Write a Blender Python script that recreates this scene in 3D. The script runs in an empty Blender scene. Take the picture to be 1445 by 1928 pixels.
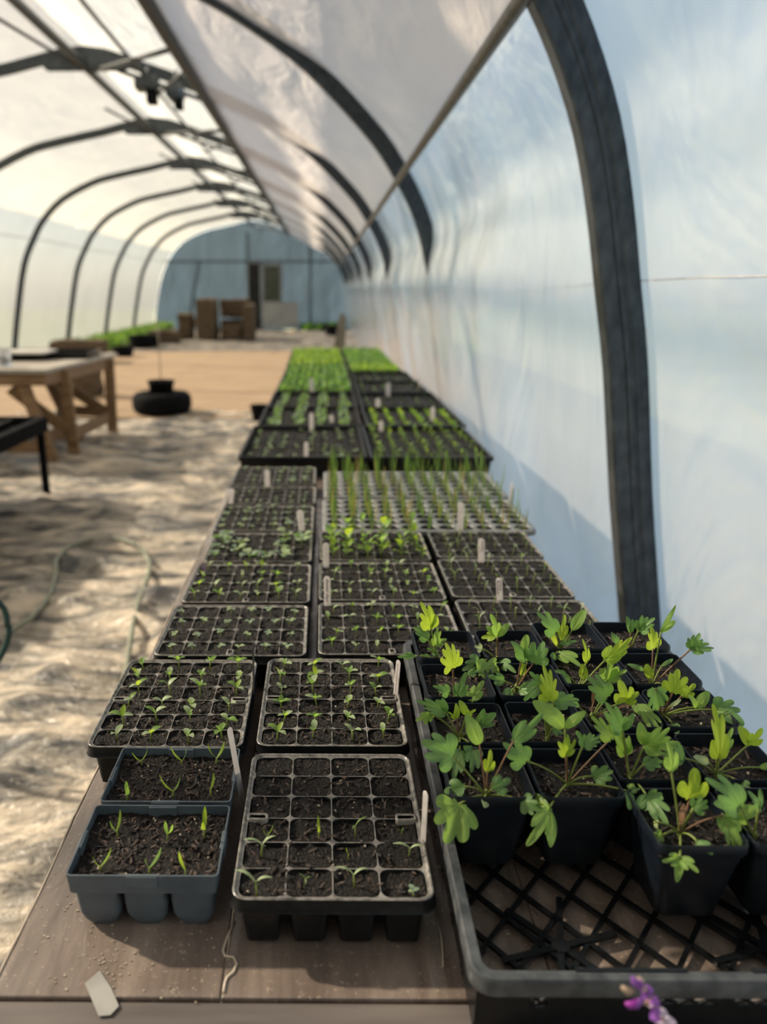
import bpy, math, random
from mathutils import Vector, Matrix, noise, Euler
R = math.radians
sc = bpy.context.scene
COL = sc.collection
random.seed(7)
# ------------------------------------------------------------------ camera, world, sun, exposure
CH = 1.31                                   # camera height above the floor
FPX, CX, CY = 1430.0, 597.0, 964.0          # focal length and optical centre in pixels (1445 x 1928)
YAW, PITCH = -0.0073846, 0.2837404
FW = Vector((math.sin(YAW)*math.cos(PITCH), math.cos(YAW)*math.cos(PITCH), -math.sin(PITCH)))
RT = Vector((math.cos(YAW), -math.sin(YAW), 0))
UP = RT.cross(FW)
cam_d = bpy.data.cameras.new('camera')
cam = bpy.data.objects.new('camera', cam_d); COL.objects.link(cam)
M = Matrix((RT, UP, -FW)).transposed().to_4x4(); M.translation = (0, 0, CH)
cam.matrix_world = M
cam_d.sensor_fit = 'VERTICAL'; cam_d.sensor_height = 36.0; cam_d.lens = FPX*36/1928
cam_d.shift_x = (722.5-CX)/1928; cam_d.clip_start = .02; cam_d.clip_end = 400
cam_d.dof.use_dof = True; cam_d.dof.focus_distance = .86; cam_d.dof.aperture_fstop = 3.4
sc.camera = cam
sc.view_settings.view_transform = 'Standard'; sc.view_settings.look = 'None'
sc.view_settings.gamma = 1; sc.view_settings.use_curve_mapping = False
sc.view_settings.exposure = 0.10
SUNV = Vector((-.80, .30, .56)).normalized()     # towards the sun
w = bpy.data.worlds.new('world'); sc.world = w; w.use_nodes = True
nt = w.node_tree; nt.nodes.clear()
bg = nt.nodes.new('ShaderNodeBackground'); wo = nt.nodes.new('ShaderNodeOutputWorld')
sky = nt.nodes.new('ShaderNodeTexSky'); sky.sky_type = 'NISHITA'; sky.sun_disc = False
sky.sun_elevation = math.asin(SUNV.z); sky.sun_rotation = math.atan2(SUNV.x, SUNV.y)
sky.air_density = 1.0; sky.dust_density = 1.0
bg.inputs[1].default_value = .52
hs = nt.nodes.new('ShaderNodeHueSaturation'); hs.inputs['Saturation'].default_value = .62
nt.links.new(sky.outputs[0], hs.inputs['Color']); nt.links.new(hs.outputs[0], bg.inputs[0]); nt.links.new(bg.outputs[0], wo.inputs[0])
sl = bpy.data.lights.new('sun', 'SUN'); sun = bpy.data.objects.new('sun', sl); COL.objects.link(sun)
sl.energy = 54.0; sl.color = (1, .87, .68); sl.angle = R(1.6)
sun.rotation_euler = SUNV.to_track_quat('Z', 'Y').to_euler()
sun.location = (-8, 3, 9)
sc.cycles.max_bounces = 10; sc.cycles.transparent_max_bounces = 24
sc.cycles.caustics_reflective = False; sc.cycles.caustics_refractive = False
sc.cycles.sample_clamp_indirect = 6

def ray(px, py): return RT*((px-CX)/FPX) - UP*((py-CY)/FPX) + FW
def onZ(px, py, z):        # point on the horizontal plane z (world height)
    v = ray(px, py); return Vector((0, 0, CH)) + v*((z-CH)/v.z)
def onY(px, py, y):
    v = ray(px, py); return Vector((0, 0, CH)) + v*(y/v.y)

# ------------------------------------------------------------------ helpers
class MB:
    def __init__(s): s.v = []; s.f = []; s.m = []; s.a = {}
    def add(s, vs, fs, mi=0):
        o = len(s.v); s.v += [tuple(v) for v in vs]
        for f in fs: s.f.append([i+o for i in f]); s.m.append(mi)
    def box(s, a, b, mi=0, mat=None):
        x0, y0, z0 = a; x1, y1, z1 = b
        vs = [(x0,y0,z0),(x1,y0,z0),(x1,y1,z0),(x0,y1,z0),(x0,y0,z1),(x1,y0,z1),(x1,y1,z1),(x0,y1,z1)]
        if mat: vs = [mat @ Vector(v) for v in vs]
        s.add(vs, [(0,3,2,1),(4,5,6,7),(0,1,5,4),(1,2,6,5),(2,3,7,6),(3,0,4,7)], mi)
    def bar(s, p, q, w, h, mi=0, up=Vector((0,0,1))):
        p = Vector(p); q = Vector(q); d = q-p; L = d.length; d.normalize()
        sd = d.cross(up)
        if sd.length < 1e-4: sd = d.cross(Vector((0,1,0)))
        sd.normalize(); u = sd.cross(d)
        vs = []
        for e in (p, q):
            for a, b in ((-1,-1),(1,-1),(1,1),(-1,1)): vs.append(e+sd*(a*w/2)+u*(b*h/2))
        s.add(vs, [(0,3,2,1),(4,5,6,7),(0,1,5,4),(1,2,6,5),(2,3,7,6),(3,0,4,7)], mi)
    def tube(s, pts, r, n=8, mi=0, cap=True):
        pts = [Vector(p) for p in pts]; k = len(pts); o = []
        if not hasattr(r, '__len__'): r = [r]*k
        pu = None; vs = []
        for i, p in enumerate(pts):
            d = (pts[min(i+1, k-1)]-pts[max(i-1, 0)]).normalized()
            if pu is None:
                a = Vector((0,0,1)) if abs(d.z) < .9 else Vector((1,0,0))
                pu = (a-d*a.dot(d)).normalized()
            else:
                pu = (pu-d*pu.dot(d)).normalized()
            b = d.cross(pu)
            for j in range(n):
                t = 2*math.pi*j/n; vs.append(p+pu*(math.cos(t)*r[i])+b*(math.sin(t)*r[i]))
        fs = []
        for i in range(k-1):
            for j in range(n): fs.append((i*n+j, i*n+(j+1) % n, (i+1)*n+(j+1) % n, (i+1)*n+j))
        if cap: fs.append(tuple(range(n-1, -1, -1))); fs.append(tuple((k-1)*n+j for j in range(n)))
        s.add(vs, fs, mi)
    def loops(s, ls, mi=0, closed=True, cap=None):
        n = len(ls[0]); vs = [p for l in ls for p in l]; fs = []
        for i in range(len(ls)-1):
            for j in range(n if closed else n-1):
                fs.append((i*n+j, i*n+(j+1) % n, (i+1)*n+(j+1) % n, (i+1)*n+j))
        if cap in ('end', 'both'): fs.append(tuple((len(ls)-1)*n+j for j in range(n)))
        if cap in ('start', 'both'): fs.append(tuple(range(n-1, -1, -1)))
        s.add(vs, fs, mi)
    def mesh(s, name, mats, smooth=True):
        me = bpy.data.meshes.new(name); me.from_pydata(s.v, [], s.f); me.update()
        for m in (mats if isinstance(mats, (list, tuple)) else [mats]): me.materials.append(m)
        me.polygons.foreach_set('material_index', s.m)
        if s.a:
            at = me.attributes.new('vein', 'FLOAT', 'POINT'); d = [0.0]*len(s.v)
            for k, x in s.a.items(): d[k] = x
            at.data.foreach_set('value', d)
        if smooth: me.polygons.foreach_set('use_smooth', [True]*len(me.polygons))
        return me
    def build(s, name, mats, parent=None, smooth=True, loc=None):
        return obj(name, s.mesh(name, mats, smooth), parent, loc)
def obj(name, me, parent=None, loc=None):
    o = bpy.data.objects.new(name, me); COL.objects.link(o)
    if parent: o.parent = parent
    if loc is not None: o.location = loc
    return o
def tag(o, label=None, cat=None, group=None, kind=None):
    if label: o['label'] = label
    if cat: o['category'] = cat
    if group: o['group'] = group
    if kind: o['kind'] = kind
    return o
def empty(name, loc=(0,0,0), rz=0):
    o = bpy.data.objects.new(name, None); COL.objects.link(o); o.location = loc; o.rotation_euler.z = rz
    o.empty_display_size = .02
    return o
def copy_tree(o, kids, loc, rz=0, sc_=1, label=None, group=None, tilt=(0,0)):
    c = o.copy(); COL.objects.link(c); c.location = loc; c.rotation_euler = (tilt[0], tilt[1], rz); c.scale = (sc_,)*3
    if label: c['label'] = label
    if group: c['group'] = group
    for ch in kids:
        d = ch.copy(); COL.objects.link(d); d.parent = c
    return c
def sharp(o, ang=35):
    try: o.data.set_sharp_from_angle(angle=R(ang))
    except Exception: pass
    return o
def bevel(o, w=.002, seg=2):
    m = o.modifiers.new('bevel', 'BEVEL'); m.width = w; m.segments = seg; m.limit_method = 'ANGLE'; m.angle_limit = R(40)
    return o
def rr(cx, cy, hw, hd, r, z, n=3):
    r = max(1e-5, min(r, hw, hd)); out = []
    for (sx, sy, a0) in ((1,1,0),(-1,1,90),(-1,-1,180),(1,-1,270)):
        for k in range(n+1):
            a = R(a0+90*k/n)
            out.append((cx+sx*(hw-r)+r*math.cos(a), cy+sy*(hd-r)+r*math.sin(a), z))
    return out
def fbm(p, o=4, s=.5):
    v = 0; a = 1
    for _ in range(o): v += a*noise.noise(p); p = p*2.03; a *= s
    return v

# ------------------------------------------------------------------ materials
def newmat(name):
    m = bpy.data.materials.new(name); m.use_nodes = True; t = m.node_tree
    return m, t, t.nodes['Principled BSDF'], t.nodes['Material Output']
def setp(b, **k):
    for a, v in k.items():
        n = a.replace('_', ' ')
        if n in b.inputs: b.inputs[n].default_value = v
def N(t, ty, **k):
    n = t.nodes.new(ty)
    for a, v in k.items(): setattr(n, a, v)
    return n
def coords(t, scale=(1,1,1), kind='Object'):
    c = N(t, 'ShaderNodeTexCoord'); m = N(t, 'ShaderNodeMapping'); m.inputs['Scale'].default_value = scale
    t.links.new(c.outputs[kind], m.inputs['Vector']); return m.outputs['Vector']
def noise_n(t, vec, scale, detail=4, rough=.5, dist=0):
    n = N(t, 'ShaderNodeTexNoise'); n.inputs['Scale'].default_value = scale; n.inputs['Detail'].default_value = detail
    n.inputs['Roughness'].default_value = rough; n.inputs['Distortion'].default_value = dist
    t.links.new(vec, n.inputs['Vector']); return n.outputs['Fac']
def ramp(t, fac, stops):
    r = N(t, 'ShaderNodeValToRGB'); e = r.color_ramp.elements
    while len(e) < len(stops): e.new(.5)
    for i, (p, c) in enumerate(stops): e[i].position = p; e[i].color = (*c, 1) if len(c) == 3 else c
    t.links.new(fac, r.inputs[0]); return r.outputs[0]
def bump(t, fac, b, strength, dist=.002):
    n = N(t, 'ShaderNodeBump'); n.inputs['Strength'].default_value = strength; n.inputs['Distance'].default_value = dist
    t.links.new(fac, n.inputs['Height'])
    if b is not None: t.links.new(n.outputs[0], b.inputs['Normal'])
    return n.outputs[0]
def noisy(name, c1, c2, scale=8, rough=.6, vs=(1,1,1), bs=.3, bd=.003, lo=.35, hi=.65, metallic=0, detail=5, spec=.5, kind='Object'):
    m, t, b, o = newmat(name)
    v = coords(t, vs, kind); f = noise_n(t, v, scale, detail)
    t.links.new(ramp(t, f, [(lo, c1), (hi, c2)]), b.inputs['Base Color'])
    setp(b, Roughness=rough, Metallic=metallic, Specular_IOR_Level=spec)
    if bs: bump(t, f, b, bs, bd)
    return m
def film(name, col, tcol, transp=.3, trans=.4, diff=.3, gl=.05, grough=.2, wr=1.0, streak=False):
    """milky greenhouse polythene: light passes straight, scattered and is reflected"""
    m, t, b, o = newmat(name); t.nodes.remove(b)
    v = coords(t, (1, 1, 1)); nb = noise_n(t, coords(t, (1.6, .8, .5)), 1.6, 4, .55, .8)
    v2 = coords(t, (9, 9, .6)); ns = noise_n(t, v2, 3, 5, .6)
    nm = bump(t, nb, None, .35*wr, .12)
    n2 = N(t, 'ShaderNodeBump'); n2.inputs['Strength'].default_value = .18; n2.inputs['Distance'].default_value = .012
    t.links.new(ns, n2.inputs['Height']); t.links.new(nm, n2.inputs['Normal']); nm = n2.outputs[0]
    tr = N(t, 'ShaderNodeBsdfTranslucent'); df = N(t, 'ShaderNodeBsdfDiffuse'); tp = N(t, 'ShaderNodeBsdfTransparent'); gg = N(t, 'ShaderNodeBsdfGlossy')
    # dust and condensation of the sheet vary its colour a little
    dirt = noise_n(t, coords(t, (1.2, .7, .35)), 2.2, 6, .62, .4)
    cr = ramp(t, dirt, [(.3, tuple(c*.82 for c in tcol)), (.7, tcol)])
    t.links.new(cr, tr.inputs[0]); df.inputs[0].default_value = (*col, 1)
    tp.inputs[0].default_value = (1, 1, 1, 1); gg.inputs['Roughness'].default_value = grough
    for n in (tr, df, gg): t.links.new(nm, n.inputs['Normal'])
    def mix(a, b_, f):
        mx = N(t, 'ShaderNodeMixShader')
        if hasattr(f, 'links') or not isinstance(f, float): t.links.new(f, mx.inputs[0])
        else: mx.inputs[0].default_value = f
        t.links.new(a, mx.inputs[1]); t.links.new(b_, mx.inputs[2]); return mx.outputs[0]
    s = mix(tr.outputs[0], df.outputs[0], diff/(diff+trans))
    s = mix(s, tp.outputs[0], transp)
    if streak:
        fr = N(t, 'ShaderNodeFresnel'); fr.inputs['IOR'].default_value = 1.35
        s = mix(s, gg.outputs[0], fr.outputs[0])
    else: s = mix(s, gg.outputs[0], gl)
    t.links.new(s, o.inputs['Surface']); return m
def leafmat(name, c, ct, tr=.45, rough=.45, nz=60):
    m, t, b, o = newmat(name)
    v = coords(t); f = noise_n(t, v, nz, 3)
    cc = ramp(t, f, [(.3, tuple(x*.75 for x in c)), (.7, tuple(min(1, x*1.25) for x in c))])
    av = N(t, 'ShaderNodeAttribute'); av.attribute_name = 'vein'; vm = N(t, 'ShaderNodeMix'); vm.data_type = 'RGBA'
    t.links.new(av.outputs['Fac'], vm.inputs[0]); t.links.new(cc, vm.inputs[6]); vm.inputs[7].default_value = (min(1, c[0]*1.9+.05), min(1, c[1]*1.5+.06), c[2]*1.3+.02, 1); cc = vm.outputs[2]
    t.links.new(cc, b.inputs['Base Color']); setp(b, Roughness=rough, Specular_IOR_Level=.4)
    T = N(t, 'ShaderNodeBsdfTranslucent'); T.inputs[0].default_value = (*ct, 1)
    bump(t, f, b, .25, .002)
    mx = N(t, 'ShaderNodeMixShader'); mx.inputs[0].default_value = tr
    t.links.new(b.outputs[0], mx.inputs[1]); t.links.new(T.outputs[0], mx.inputs[2]); t.links.new(mx.outputs[0], o.inputs['Surface'])
    return m
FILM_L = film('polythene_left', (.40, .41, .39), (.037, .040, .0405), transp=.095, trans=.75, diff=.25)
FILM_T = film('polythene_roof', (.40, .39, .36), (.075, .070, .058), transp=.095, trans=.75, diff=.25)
FILM_C = film('polythene_ridge_sunlit', (.55, .53, .48), (.20, .19, .155), transp=.10, trans=.8, diff=.2)  # brighter copy of the roof film, sun glow put into its colour
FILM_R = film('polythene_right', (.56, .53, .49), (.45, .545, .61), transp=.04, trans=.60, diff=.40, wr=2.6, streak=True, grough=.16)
FILM_S = film('hanging_sheet', (.62, .54, .47), (.29, .262, .232), transp=.05, trans=.5, diff=.5, wr=1.0)
FILM_E = film('end_wall_film', (.10, .13, .16), (.030, .045, .060), transp=.0, trans=.55, diff=.45, gl=.04)
STEEL = noisy('galvanised_steel', (.035, .043, .052), (.085, .098, .11), 40, .42, (1, 1, .5), .4, .0008, .3, .7, metallic=.55, detail=8)
STEELD = noisy('dark_steel', (.022, .026, .03), (.045, .05, .055), 30, .5, bs=.1, spec=.3)
STEEL2 = noisy('steel_tube', (.10, .10, .10), (.17, .165, .155), 30, .45, (1, 1, 1), .2, .001, metallic=.4)
BLACKP = noisy('black_tray_plastic', (.0035, .004, .005), (.008, .009, .010), 90, .30, bs=.25, bd=.0006, spec=.3)
DUSTY = noisy('dusty_black_plastic', (.005, .005, .006), (.014, .014, .014), 110, .32, bs=.3, bd=.0006, lo=.3, hi=.75, spec=.25)
TOPD = noisy('dusty_sunlit_tray_edge', (.085, .08, .074), (.30, .28, .25), 140, .27, bs=.35, bd=.0006, lo=.32, hi=.72)  # dust, with sun glints on rims and dividers mixed into the colour
HOLE = noisy('tab_hole_shade', (.001, .001, .001), (.003, .003, .003), 50, .9, spec=.05)  # black cap colour stands in for the shade inside the slot
POTP = noisy('navy_black_pot_plastic', (.004, .007, .012), (.008, .012, .019), 60, .36, bs=.1, bd=.0004, spec=.35)
GREYP = noisy('blue_grey_plastic', (.062, .082, .102), (.092, .118, .138), 30, .5, bs=.08, bd=.0004)
PLUGP = noisy('grey_plug_plastic', (.14, .145, .15), (.26, .262, .26), 70, .4, bs=.15, bd=.0005, lo=.25, hi=.75)
def soilmat(name, a, b_, c_, sc_):
    m, t, b, o = newmat(name)
    v = coords(t); vo = N(t, 'ShaderNodeTexVoronoi'); vo.inputs['Scale'].default_value = sc_; t.links.new(v, vo.inputs['Vector'])
    f = noise_n(t, v, sc_*1.3, 6, .7)
    c1 = ramp(t, f, [(.38, a), (.56, b_), (.72, c_)])
    sp = noise_n(t, v, sc_*2.2, 2, .5)
    mx = N(t, 'ShaderNodeMix'); mx.data_type = 'RGBA'
    t.links.new(ramp(t, sp, [(.72, (0,0,0)), (.75, (1,1,1))]), mx.inputs[0]); t.links.new(c1, mx.inputs[6]); mx.inputs[7].default_value = (.26, .20, .14, 1)
    t.links.new(mx.outputs[2], b.inputs['Base Color']); setp(b, Roughness=.55, Specular_IOR_Level=.30)
    ad = N(t, 'ShaderNodeMath'); t.links.new(vo.outputs['Distance'], ad.inputs[0]); t.links.new(f, ad.inputs[1])
    bump(t, ad.outputs[0], b, .9, .004); return m
SOIL = soilmat('potting_soil', (.0022, .0016, .0013), (.010, .007, .0052), (.055, .036, .026), 300)
CHIP = noisy('bark_chip', (.018, .011, .008), (.075, .048, .035), 150, .75, bs=.4, bd=.001)
CHIPD = noisy('dark_bark_chip', (.006, .004, .003), (.024, .016, .012), 150, .7, bs=.4, bd=.001)
PERL = noisy('perlite', (.28, .23, .17), (.52, .45, .35), 200, .8)
LG = leafmat('leaf_green', (.13, .245, .085), (.26, .50, .10), .45)
LM = leafmat('leaf_mid_green', (.20, .34, .08), (.42, .66, .10), .48)
LY = leafmat('leaf_young_yellow_green', (.27, .42, .04), (.55, .72, .06), .52)
LB = leafmat('leaf_blue_green', (.25, .34, .23), (.36, .50, .25), .38)
LP = leafmat('leaf_pale', (.38, .48, .26), (.55, .65, .28), .4)
PET = leafmat('petiole_green', (.22, .28, .07), (.4, .45, .1), .3)
PETR = leafmat('petiole_reddish', (.22, .13, .075), (.35, .2, .1), .25)
LEEK = leafmat('leek_blade', (.10, .19, .045), (.24, .38, .06), .4)
LEEKD = leafmat('dry_leek_blade', (.30, .26, .08), (.45, .38, .1), .4)
WOOD = noisy('pine_wood', (.17, .095, .045), (.32, .20, .10), 6, .6, (1, 8, 8), .2, .002)
WOODG = noisy('weathered_board', (.20, .16, .12), (.34, .28, .21), 6, .7, (8, 8, 1), .3, .002)
WHITE = leafmat('white_label_plastic', (.82, .78, .76), (.92, .87, .84), .6, .4)
INK = noisy('dark_purple_ink', (.03, .012, .03), (.05, .02, .05), 40, .6, bs=0)
INKF = noisy('faded_ink', (.38, .34, .33), (.45, .40, .38), 40, .6, bs=0)
HAY = noisy('straw', (.05, .034, .02), (.19, .135, .08), 14, .9, (1, 3, 6), .9, .03, .3, .7)
RUBBER = noisy('black_rubber', (.004, .0045, .006), (.009, .010, .011), 20, .8, bs=.2, bd=.003, spec=.08)
HOSEM = noisy('grey_green_hose', (.20, .22, .16), (.32, .34, .25), 20, .4, bs=.1)
HOSEG = noisy('dark_green_hose', (.004, .035, .032), (.01, .06, .05), 20, .35, bs=.1)
GRASSM = leafmat('grass_green', (.04, .10, .018), (.12, .26, .03), .35)
# table film over plywood
m, t, b, o = newmat('film_covered_plywood')
v = coords(t, (7, 1, 1)); f = noise_n(t, v, 5, 7, .6, .6)
c1 = ramp(t, f, [(.3, (.125, .095, .078)), (.55, (.205, .16, .132)), (.75, (.30, .24, .20))])
dn = noise_n(t, coords(t), 240, 3, .6); mx = N(t, 'ShaderNodeMix'); mx.data_type = 'RGBA'
t.links.new(ramp(t, dn, [(.62, (0,0,0)), (.72, (1,1,1))]), mx.inputs[0]); t.links.new(c1, mx.inputs[6]); mx.inputs[7].default_value = (.42, .33, .25, 1)
t.links.new(mx.outputs[2], b.inputs['Base Color'])
rn = noise_n(t, coords(t), 7, 4, .5, 1.5)
rr_ = N(t, 'ShaderNodeMapRange'); rr_.inputs[1].default_value = .4; rr_.inputs[2].default_value = .6; rr_.inputs[3].default_value = .14; rr_.inputs[4].default_value = .42
t.links.new(rn, rr_.inputs[0]); t.links.new(rr_.outputs[0], b.inputs['Roughness'])
setp(b, Specular_IOR_Level=.6, Coat_Weight=.8, Coat_Roughness=.10)
wn = noise_n(t, coords(t, (3, 1, 1)), 9, 5, .5, 1.0); bump(t, wn, b, .25, .006)
TABLE = m
# dusty wrinkled black mulch film, sun highlights and crease shade painted in
m, t, b, o = newmat('mulch_film_dust_and_light')
f = noise_n(t, coords(t, (1, 3.2, 1)), 2.4, 8, .66, .9)
t.links.new(ramp(t, f, [(.40, (.055, .056, .057)), (.50, (.33, .29, .235)), (.62, (.76, .64, .49))]), b.inputs['Base Color'])
setp(b, Roughness=.30, Specular_IOR_Level=.8)
f2 = noise_n(t, coords(t, (5, 9, 1)), 2.6, 6, .6, 1.2); bump(t, f2, b, .8, .035)
MULCH = m
MAT_TAN = noisy('tan_matting', (.31, .21, .125), (.47, .335, .21), 2.2, .8, (.5, 5, 1), .3, .01)
MAT_GREY = noisy('grey_rubble_sheet', (.08, .075, .07), (.30, .26, .21), 3.5, .8, (1, 1, 1), .5, .02)
SOILB = noisy('bed_soil', (.03, .022, .015), (.08, .055, .035), 9, .9, bs=.5, bd=.02)

# ------------------------------------------------------------------ tunnel structure
PROF = [(.93,-1.31),(.85,-.874),(.79,-.55),(.735,-.2),(.693,0),(.654,.184),(.604,.362),(.53,.53),(.44,.68),(.30,.874),(.036,1.139),(-.204,1.341),
        (-.565,1.565),(-.85,1.70),(-1.152,1.829),(-1.75,2.03),(-2.33,2.17),(-3.05,2.03),(-3.7,1.90),(-4.1,1.79),(-4.65,1.52),(-5.0,1.2),(-5.2,.9),(-5.43,.44),(-5.62,-.31),(-5.76,-.99),(-5.8,-1.31)]
def catmull(P, n):
    out = []
    for i in range(len(P)-1):
        p0 = Vector(P[max(i-1,0)]); p1 = Vector(P[i]); p2 = Vector(P[i+1]); p3 = Vector(P[min(i+2, len(P)-1)])
        for k in range(n):
            u = k/n
            out.append(.5*((2*p1)+(p2-p0)*u+(2*p0-5*p1+4*p2-p3)*u*u+(3*p1-p0-3*p2+p3)*u**3))
    out.append(Vector(P[-1])); return out
PR = catmull([(x, z+CH) for x, z in PROF], 3)
def pnorm(P, i):
    d = (P[min(i+1, len(P)-1)]-P[max(i-1, 0)]).normalized()
    return Vector((d.y, -d.x))       # outward
NRM = [pnorm(PR, i) for i in range(len(PR))]
for i in range(len(NRM)):
    if NRM[i].dot(PR[i]-Vector((-2.4, .8))) < 0: NRM[i] = -NRM[i]
RY = [-4.30, -1.15]+[2.0+3.15*k for k in range(8)]
def sweep_film(name, i0, i1, mat, sag, off=.102, wr=.02, ny=14, kind_seed=0, offf=None):
    mb = MB(); vs = []; ys = []
    Ys = RY+[27.2]
    for a, b_ in zip(Ys[:-1], Ys[1:]):
        n_ = ny if b_ < 12 else 6
        for k in range(n_): ys.append((a+(b_-a)*k/n_, k/n_))
    ys.append((27.2, 0))
    sub = 4; idx = []
    for i in range(i0, i1):
        for k in range(sub): idx.append(i+k/sub)
    idx.append(i1)
    for (y, u) in ys:
        for ii in idx:
            i = int(ii); fr = ii-i; j = min(i+1, len(PR)-1)
            p = PR[i].lerp(PR[j], fr); nn = NRM[i].lerp(NRM[j], fr)
            s_ = sag*math.sin(math.pi*u)**.7 if u > 0 else 0
            # folds run down from the purlin between ribs
            wv = wr*fbm(Vector((p.x*1.3+kind_seed, y*1.1, p.y*.9)), 3)*math.sin(math.pi*u)
            wv += wr*.8*abs(noise.noise(Vector((y*2.3+p.y*1.9, p.y*.5-y*.6, kind_seed))))*math.sin(math.pi*u)
            t_ = (ii-i0)/(i1-i0); of_ = offf(t_, y) if offf else off
            q = p+nn*(of_-s_*(math.sin(math.pi*min(1, max(0, t_)))**.5 if offf else 1)+wv)
            vs.append((q.x, y, q.y))
    n = len(idx); fs = []
    for a in range(len(ys)-1):
        for c in range(n-1): fs.append((a*n+c, a*n+c+1, (a+1)*n+c+1, (a+1)*n+c))
    mb.add(vs, fs); o = mb.build(name, mat); tag(o, kind='structure'); return o
def sm(a, b_, x):
    u = min(1, max(0, (x-a)/(b_-a))); return u*u*(3-2*u)
# beyond the first rib an inner skin hangs inside the ribs: below the side purlin on the wall, above it under the roof
def off_wall(t, y): return .102-.118*(1-sm(.50, .78, t))*sm(2.15, 3.9, y)
def off_roof(t, y): return .102-(.118*sm(6, 8, y)+.062*sm(2.6, 4.6, y)*(1-sm(6, 8, y)))*sm(.30, .62, t)
IW = 9*3-3      # profile index of the side purlin on the right
IM = 14*3       # mid purlin
IR = 16*3
IL = 21*3
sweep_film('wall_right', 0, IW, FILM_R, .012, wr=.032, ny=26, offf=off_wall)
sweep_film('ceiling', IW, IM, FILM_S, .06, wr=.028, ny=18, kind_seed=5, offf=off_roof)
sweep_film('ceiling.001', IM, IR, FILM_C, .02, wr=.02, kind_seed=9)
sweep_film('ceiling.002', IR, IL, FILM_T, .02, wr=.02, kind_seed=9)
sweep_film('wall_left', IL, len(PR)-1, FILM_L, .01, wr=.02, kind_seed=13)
def end_wall(name, y, holes=False):
    mb = MB(); pts = [PR[i]+NRM[i]*.10 for i in range(len(PR))]
    c = Vector((-2.4, .0)); vs = []; K = 10
    # grid by columns
    xs = sorted(set([p.x for p in pts]))
    def top(x):
        best = 0
        for a, b_ in zip(pts[:-1], pts[1:]):
            if min(a.x, b_.x) <= x <= max(a.x, b_.x) and abs(a.x-b_.x) > 1e-6:
                best = max(best, a.y+(b_.y-a.y)*(x-a.x)/(b_.x-a.x))
        return best
    x0, x1 = min(xs), max(xs); n = 70; rows = 16
    for i in range(n+1):
        x = x0+(x1-x0)*i/n; tz = max(top(min(max(x, x0+1e-4), x1-1e-4)), .02)
        for j in range(rows+1):
            z = tz*j/rows; vs.append((x, y+.03*fbm(Vector((x*.9, z*.8, y)), 3), z))
    fs = []
    for i in range(n):
        for j in range(rows): fs.append((i*(rows+1)+j, (i+1)*(rows+1)+j, (i+1)*(rows+1)+j+1, i*(rows+1)+j+1))
    mb.add(vs, fs); return tag(mb.build(name, FILM_E), kind='structure')
end_wall('wall_end', 27.25)
end_wall('wall_front', -4.35)

RDESC = {-4.30: 'curved steel greenhouse rib behind the camera', -1.15: 'curved steel greenhouse rib beside the camera',
  2.0: 'nearest and widest curved dark galvanised rib, standing right beside the potted seedlings',
  5.15: 'second curved galvanised greenhouse rib, arching over the middle of the seedling table',
  8.3: 'third curved greenhouse rib, the one carrying the hanging fans under the ridge',
  11.45: 'fourth curved greenhouse rib, just beyond the hanging fans',
  14.6: 'fifth greenhouse rib, its left foot behind the wooden trestle table',
  17.75: 'sixth greenhouse rib, its left foot at the near end of the grass bed',
  20.9: 'seventh greenhouse rib, level with the straw bales', 24.05: 'last greenhouse rib before the blue end wall'}
for k, y in enumerate(RY):
    e = empty('greenhouse_rib', (.93, y, 0)); tag(e, RDESC[y], 'rib', 'curved steel ribs of the greenhouse')
    mb = MB(); ls = []; hw = .024
    near = abs(y-2) < .1
    for i in range(len(PR)):
        p = PR[i]; nn = NRM[i]; r_ = []
        prof = [(.0, -hw), (.0, hw), (.005, hw+.004), (.097, hw+.004), (.10, hw), (.10, -hw), (.097, -hw-.004)]
        # raised seams pressed into the wide face
        prof += [(.066, -hw-.004), (.063, -hw-.0015), (.058, -hw-.0015), (.055, -hw-.004), (.044, -hw-.004), (.041, -hw-.002), (.038, -hw-.004), (.005, -hw-.004)]
        for (o_, yy) in prof:
            q = p+nn*o_; r_.append((q.x-.93, yy, q.y))
        ls.append(r_)
    mb.loops(ls, cap='both'); o = mb.build('arch', STEEL, e); sharp(o, 30)
    # ridge gusset plate
    mb = MB(); z = CH+2.17
    for s_ in (-.03, .03):
        pl = [(-2.33, z+.03), (-2.75, z-.05), (-2.7, z-.11), (-1.95, z-.11), (-1.85, z-.07)]
        vs = [(x-.93, s_-.003, zz) for x, zz in pl]+[(x-.93, s_+.003, zz) for x, zz in pl]
        n = 5; mb.add(vs, [tuple(range(n)), tuple(range(2*n-1, n-1, -1))]+[(i, (i+1) % n, n+(i+1) % n, n+i) for i in range(n)])
    mb.build('ridge_plate', STEEL, e, smooth=False)
    # straight tie from ridge plate down to the side purlin side
    if y > 4:
        mb = MB(); mb.tube([(-2.0-.93, 0, z-.11), (-1.152-.93, 0, CH+1.79)], .02); mb.build('tie_bar', STEEL, e)
def purlin(name, x, z, r, label, mat=STEEL2):
    mb = MB(); mb.tube([(0, -4.3, 0)]+[(0, yy, 0) for yy in range(-4, 28)], r, 10)
    o = mb.build(name, mat, loc=(x, 0, z)); tag(o, label, 'purlin'); return o
purlin('roof_purlin', -2.33, CH+2.10, .042, 'long steel ridge purlin running under the highest line of the roof', STEEL)
purlin('roof_purlin', -1.13, CH+1.77, .052, 'thick dark roll along the roof where the grey hanging sheet begins', STEELD)
purlin('conduit_rod', -1.72, CH+1.98, .016, 'thin rod running lengthwise between the two roof purlins', STEELD)
purlin('side_purlin', .462, CH+.65, .021, 'pale brown steel tube where the hanging sheet meets the right wall')
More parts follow.
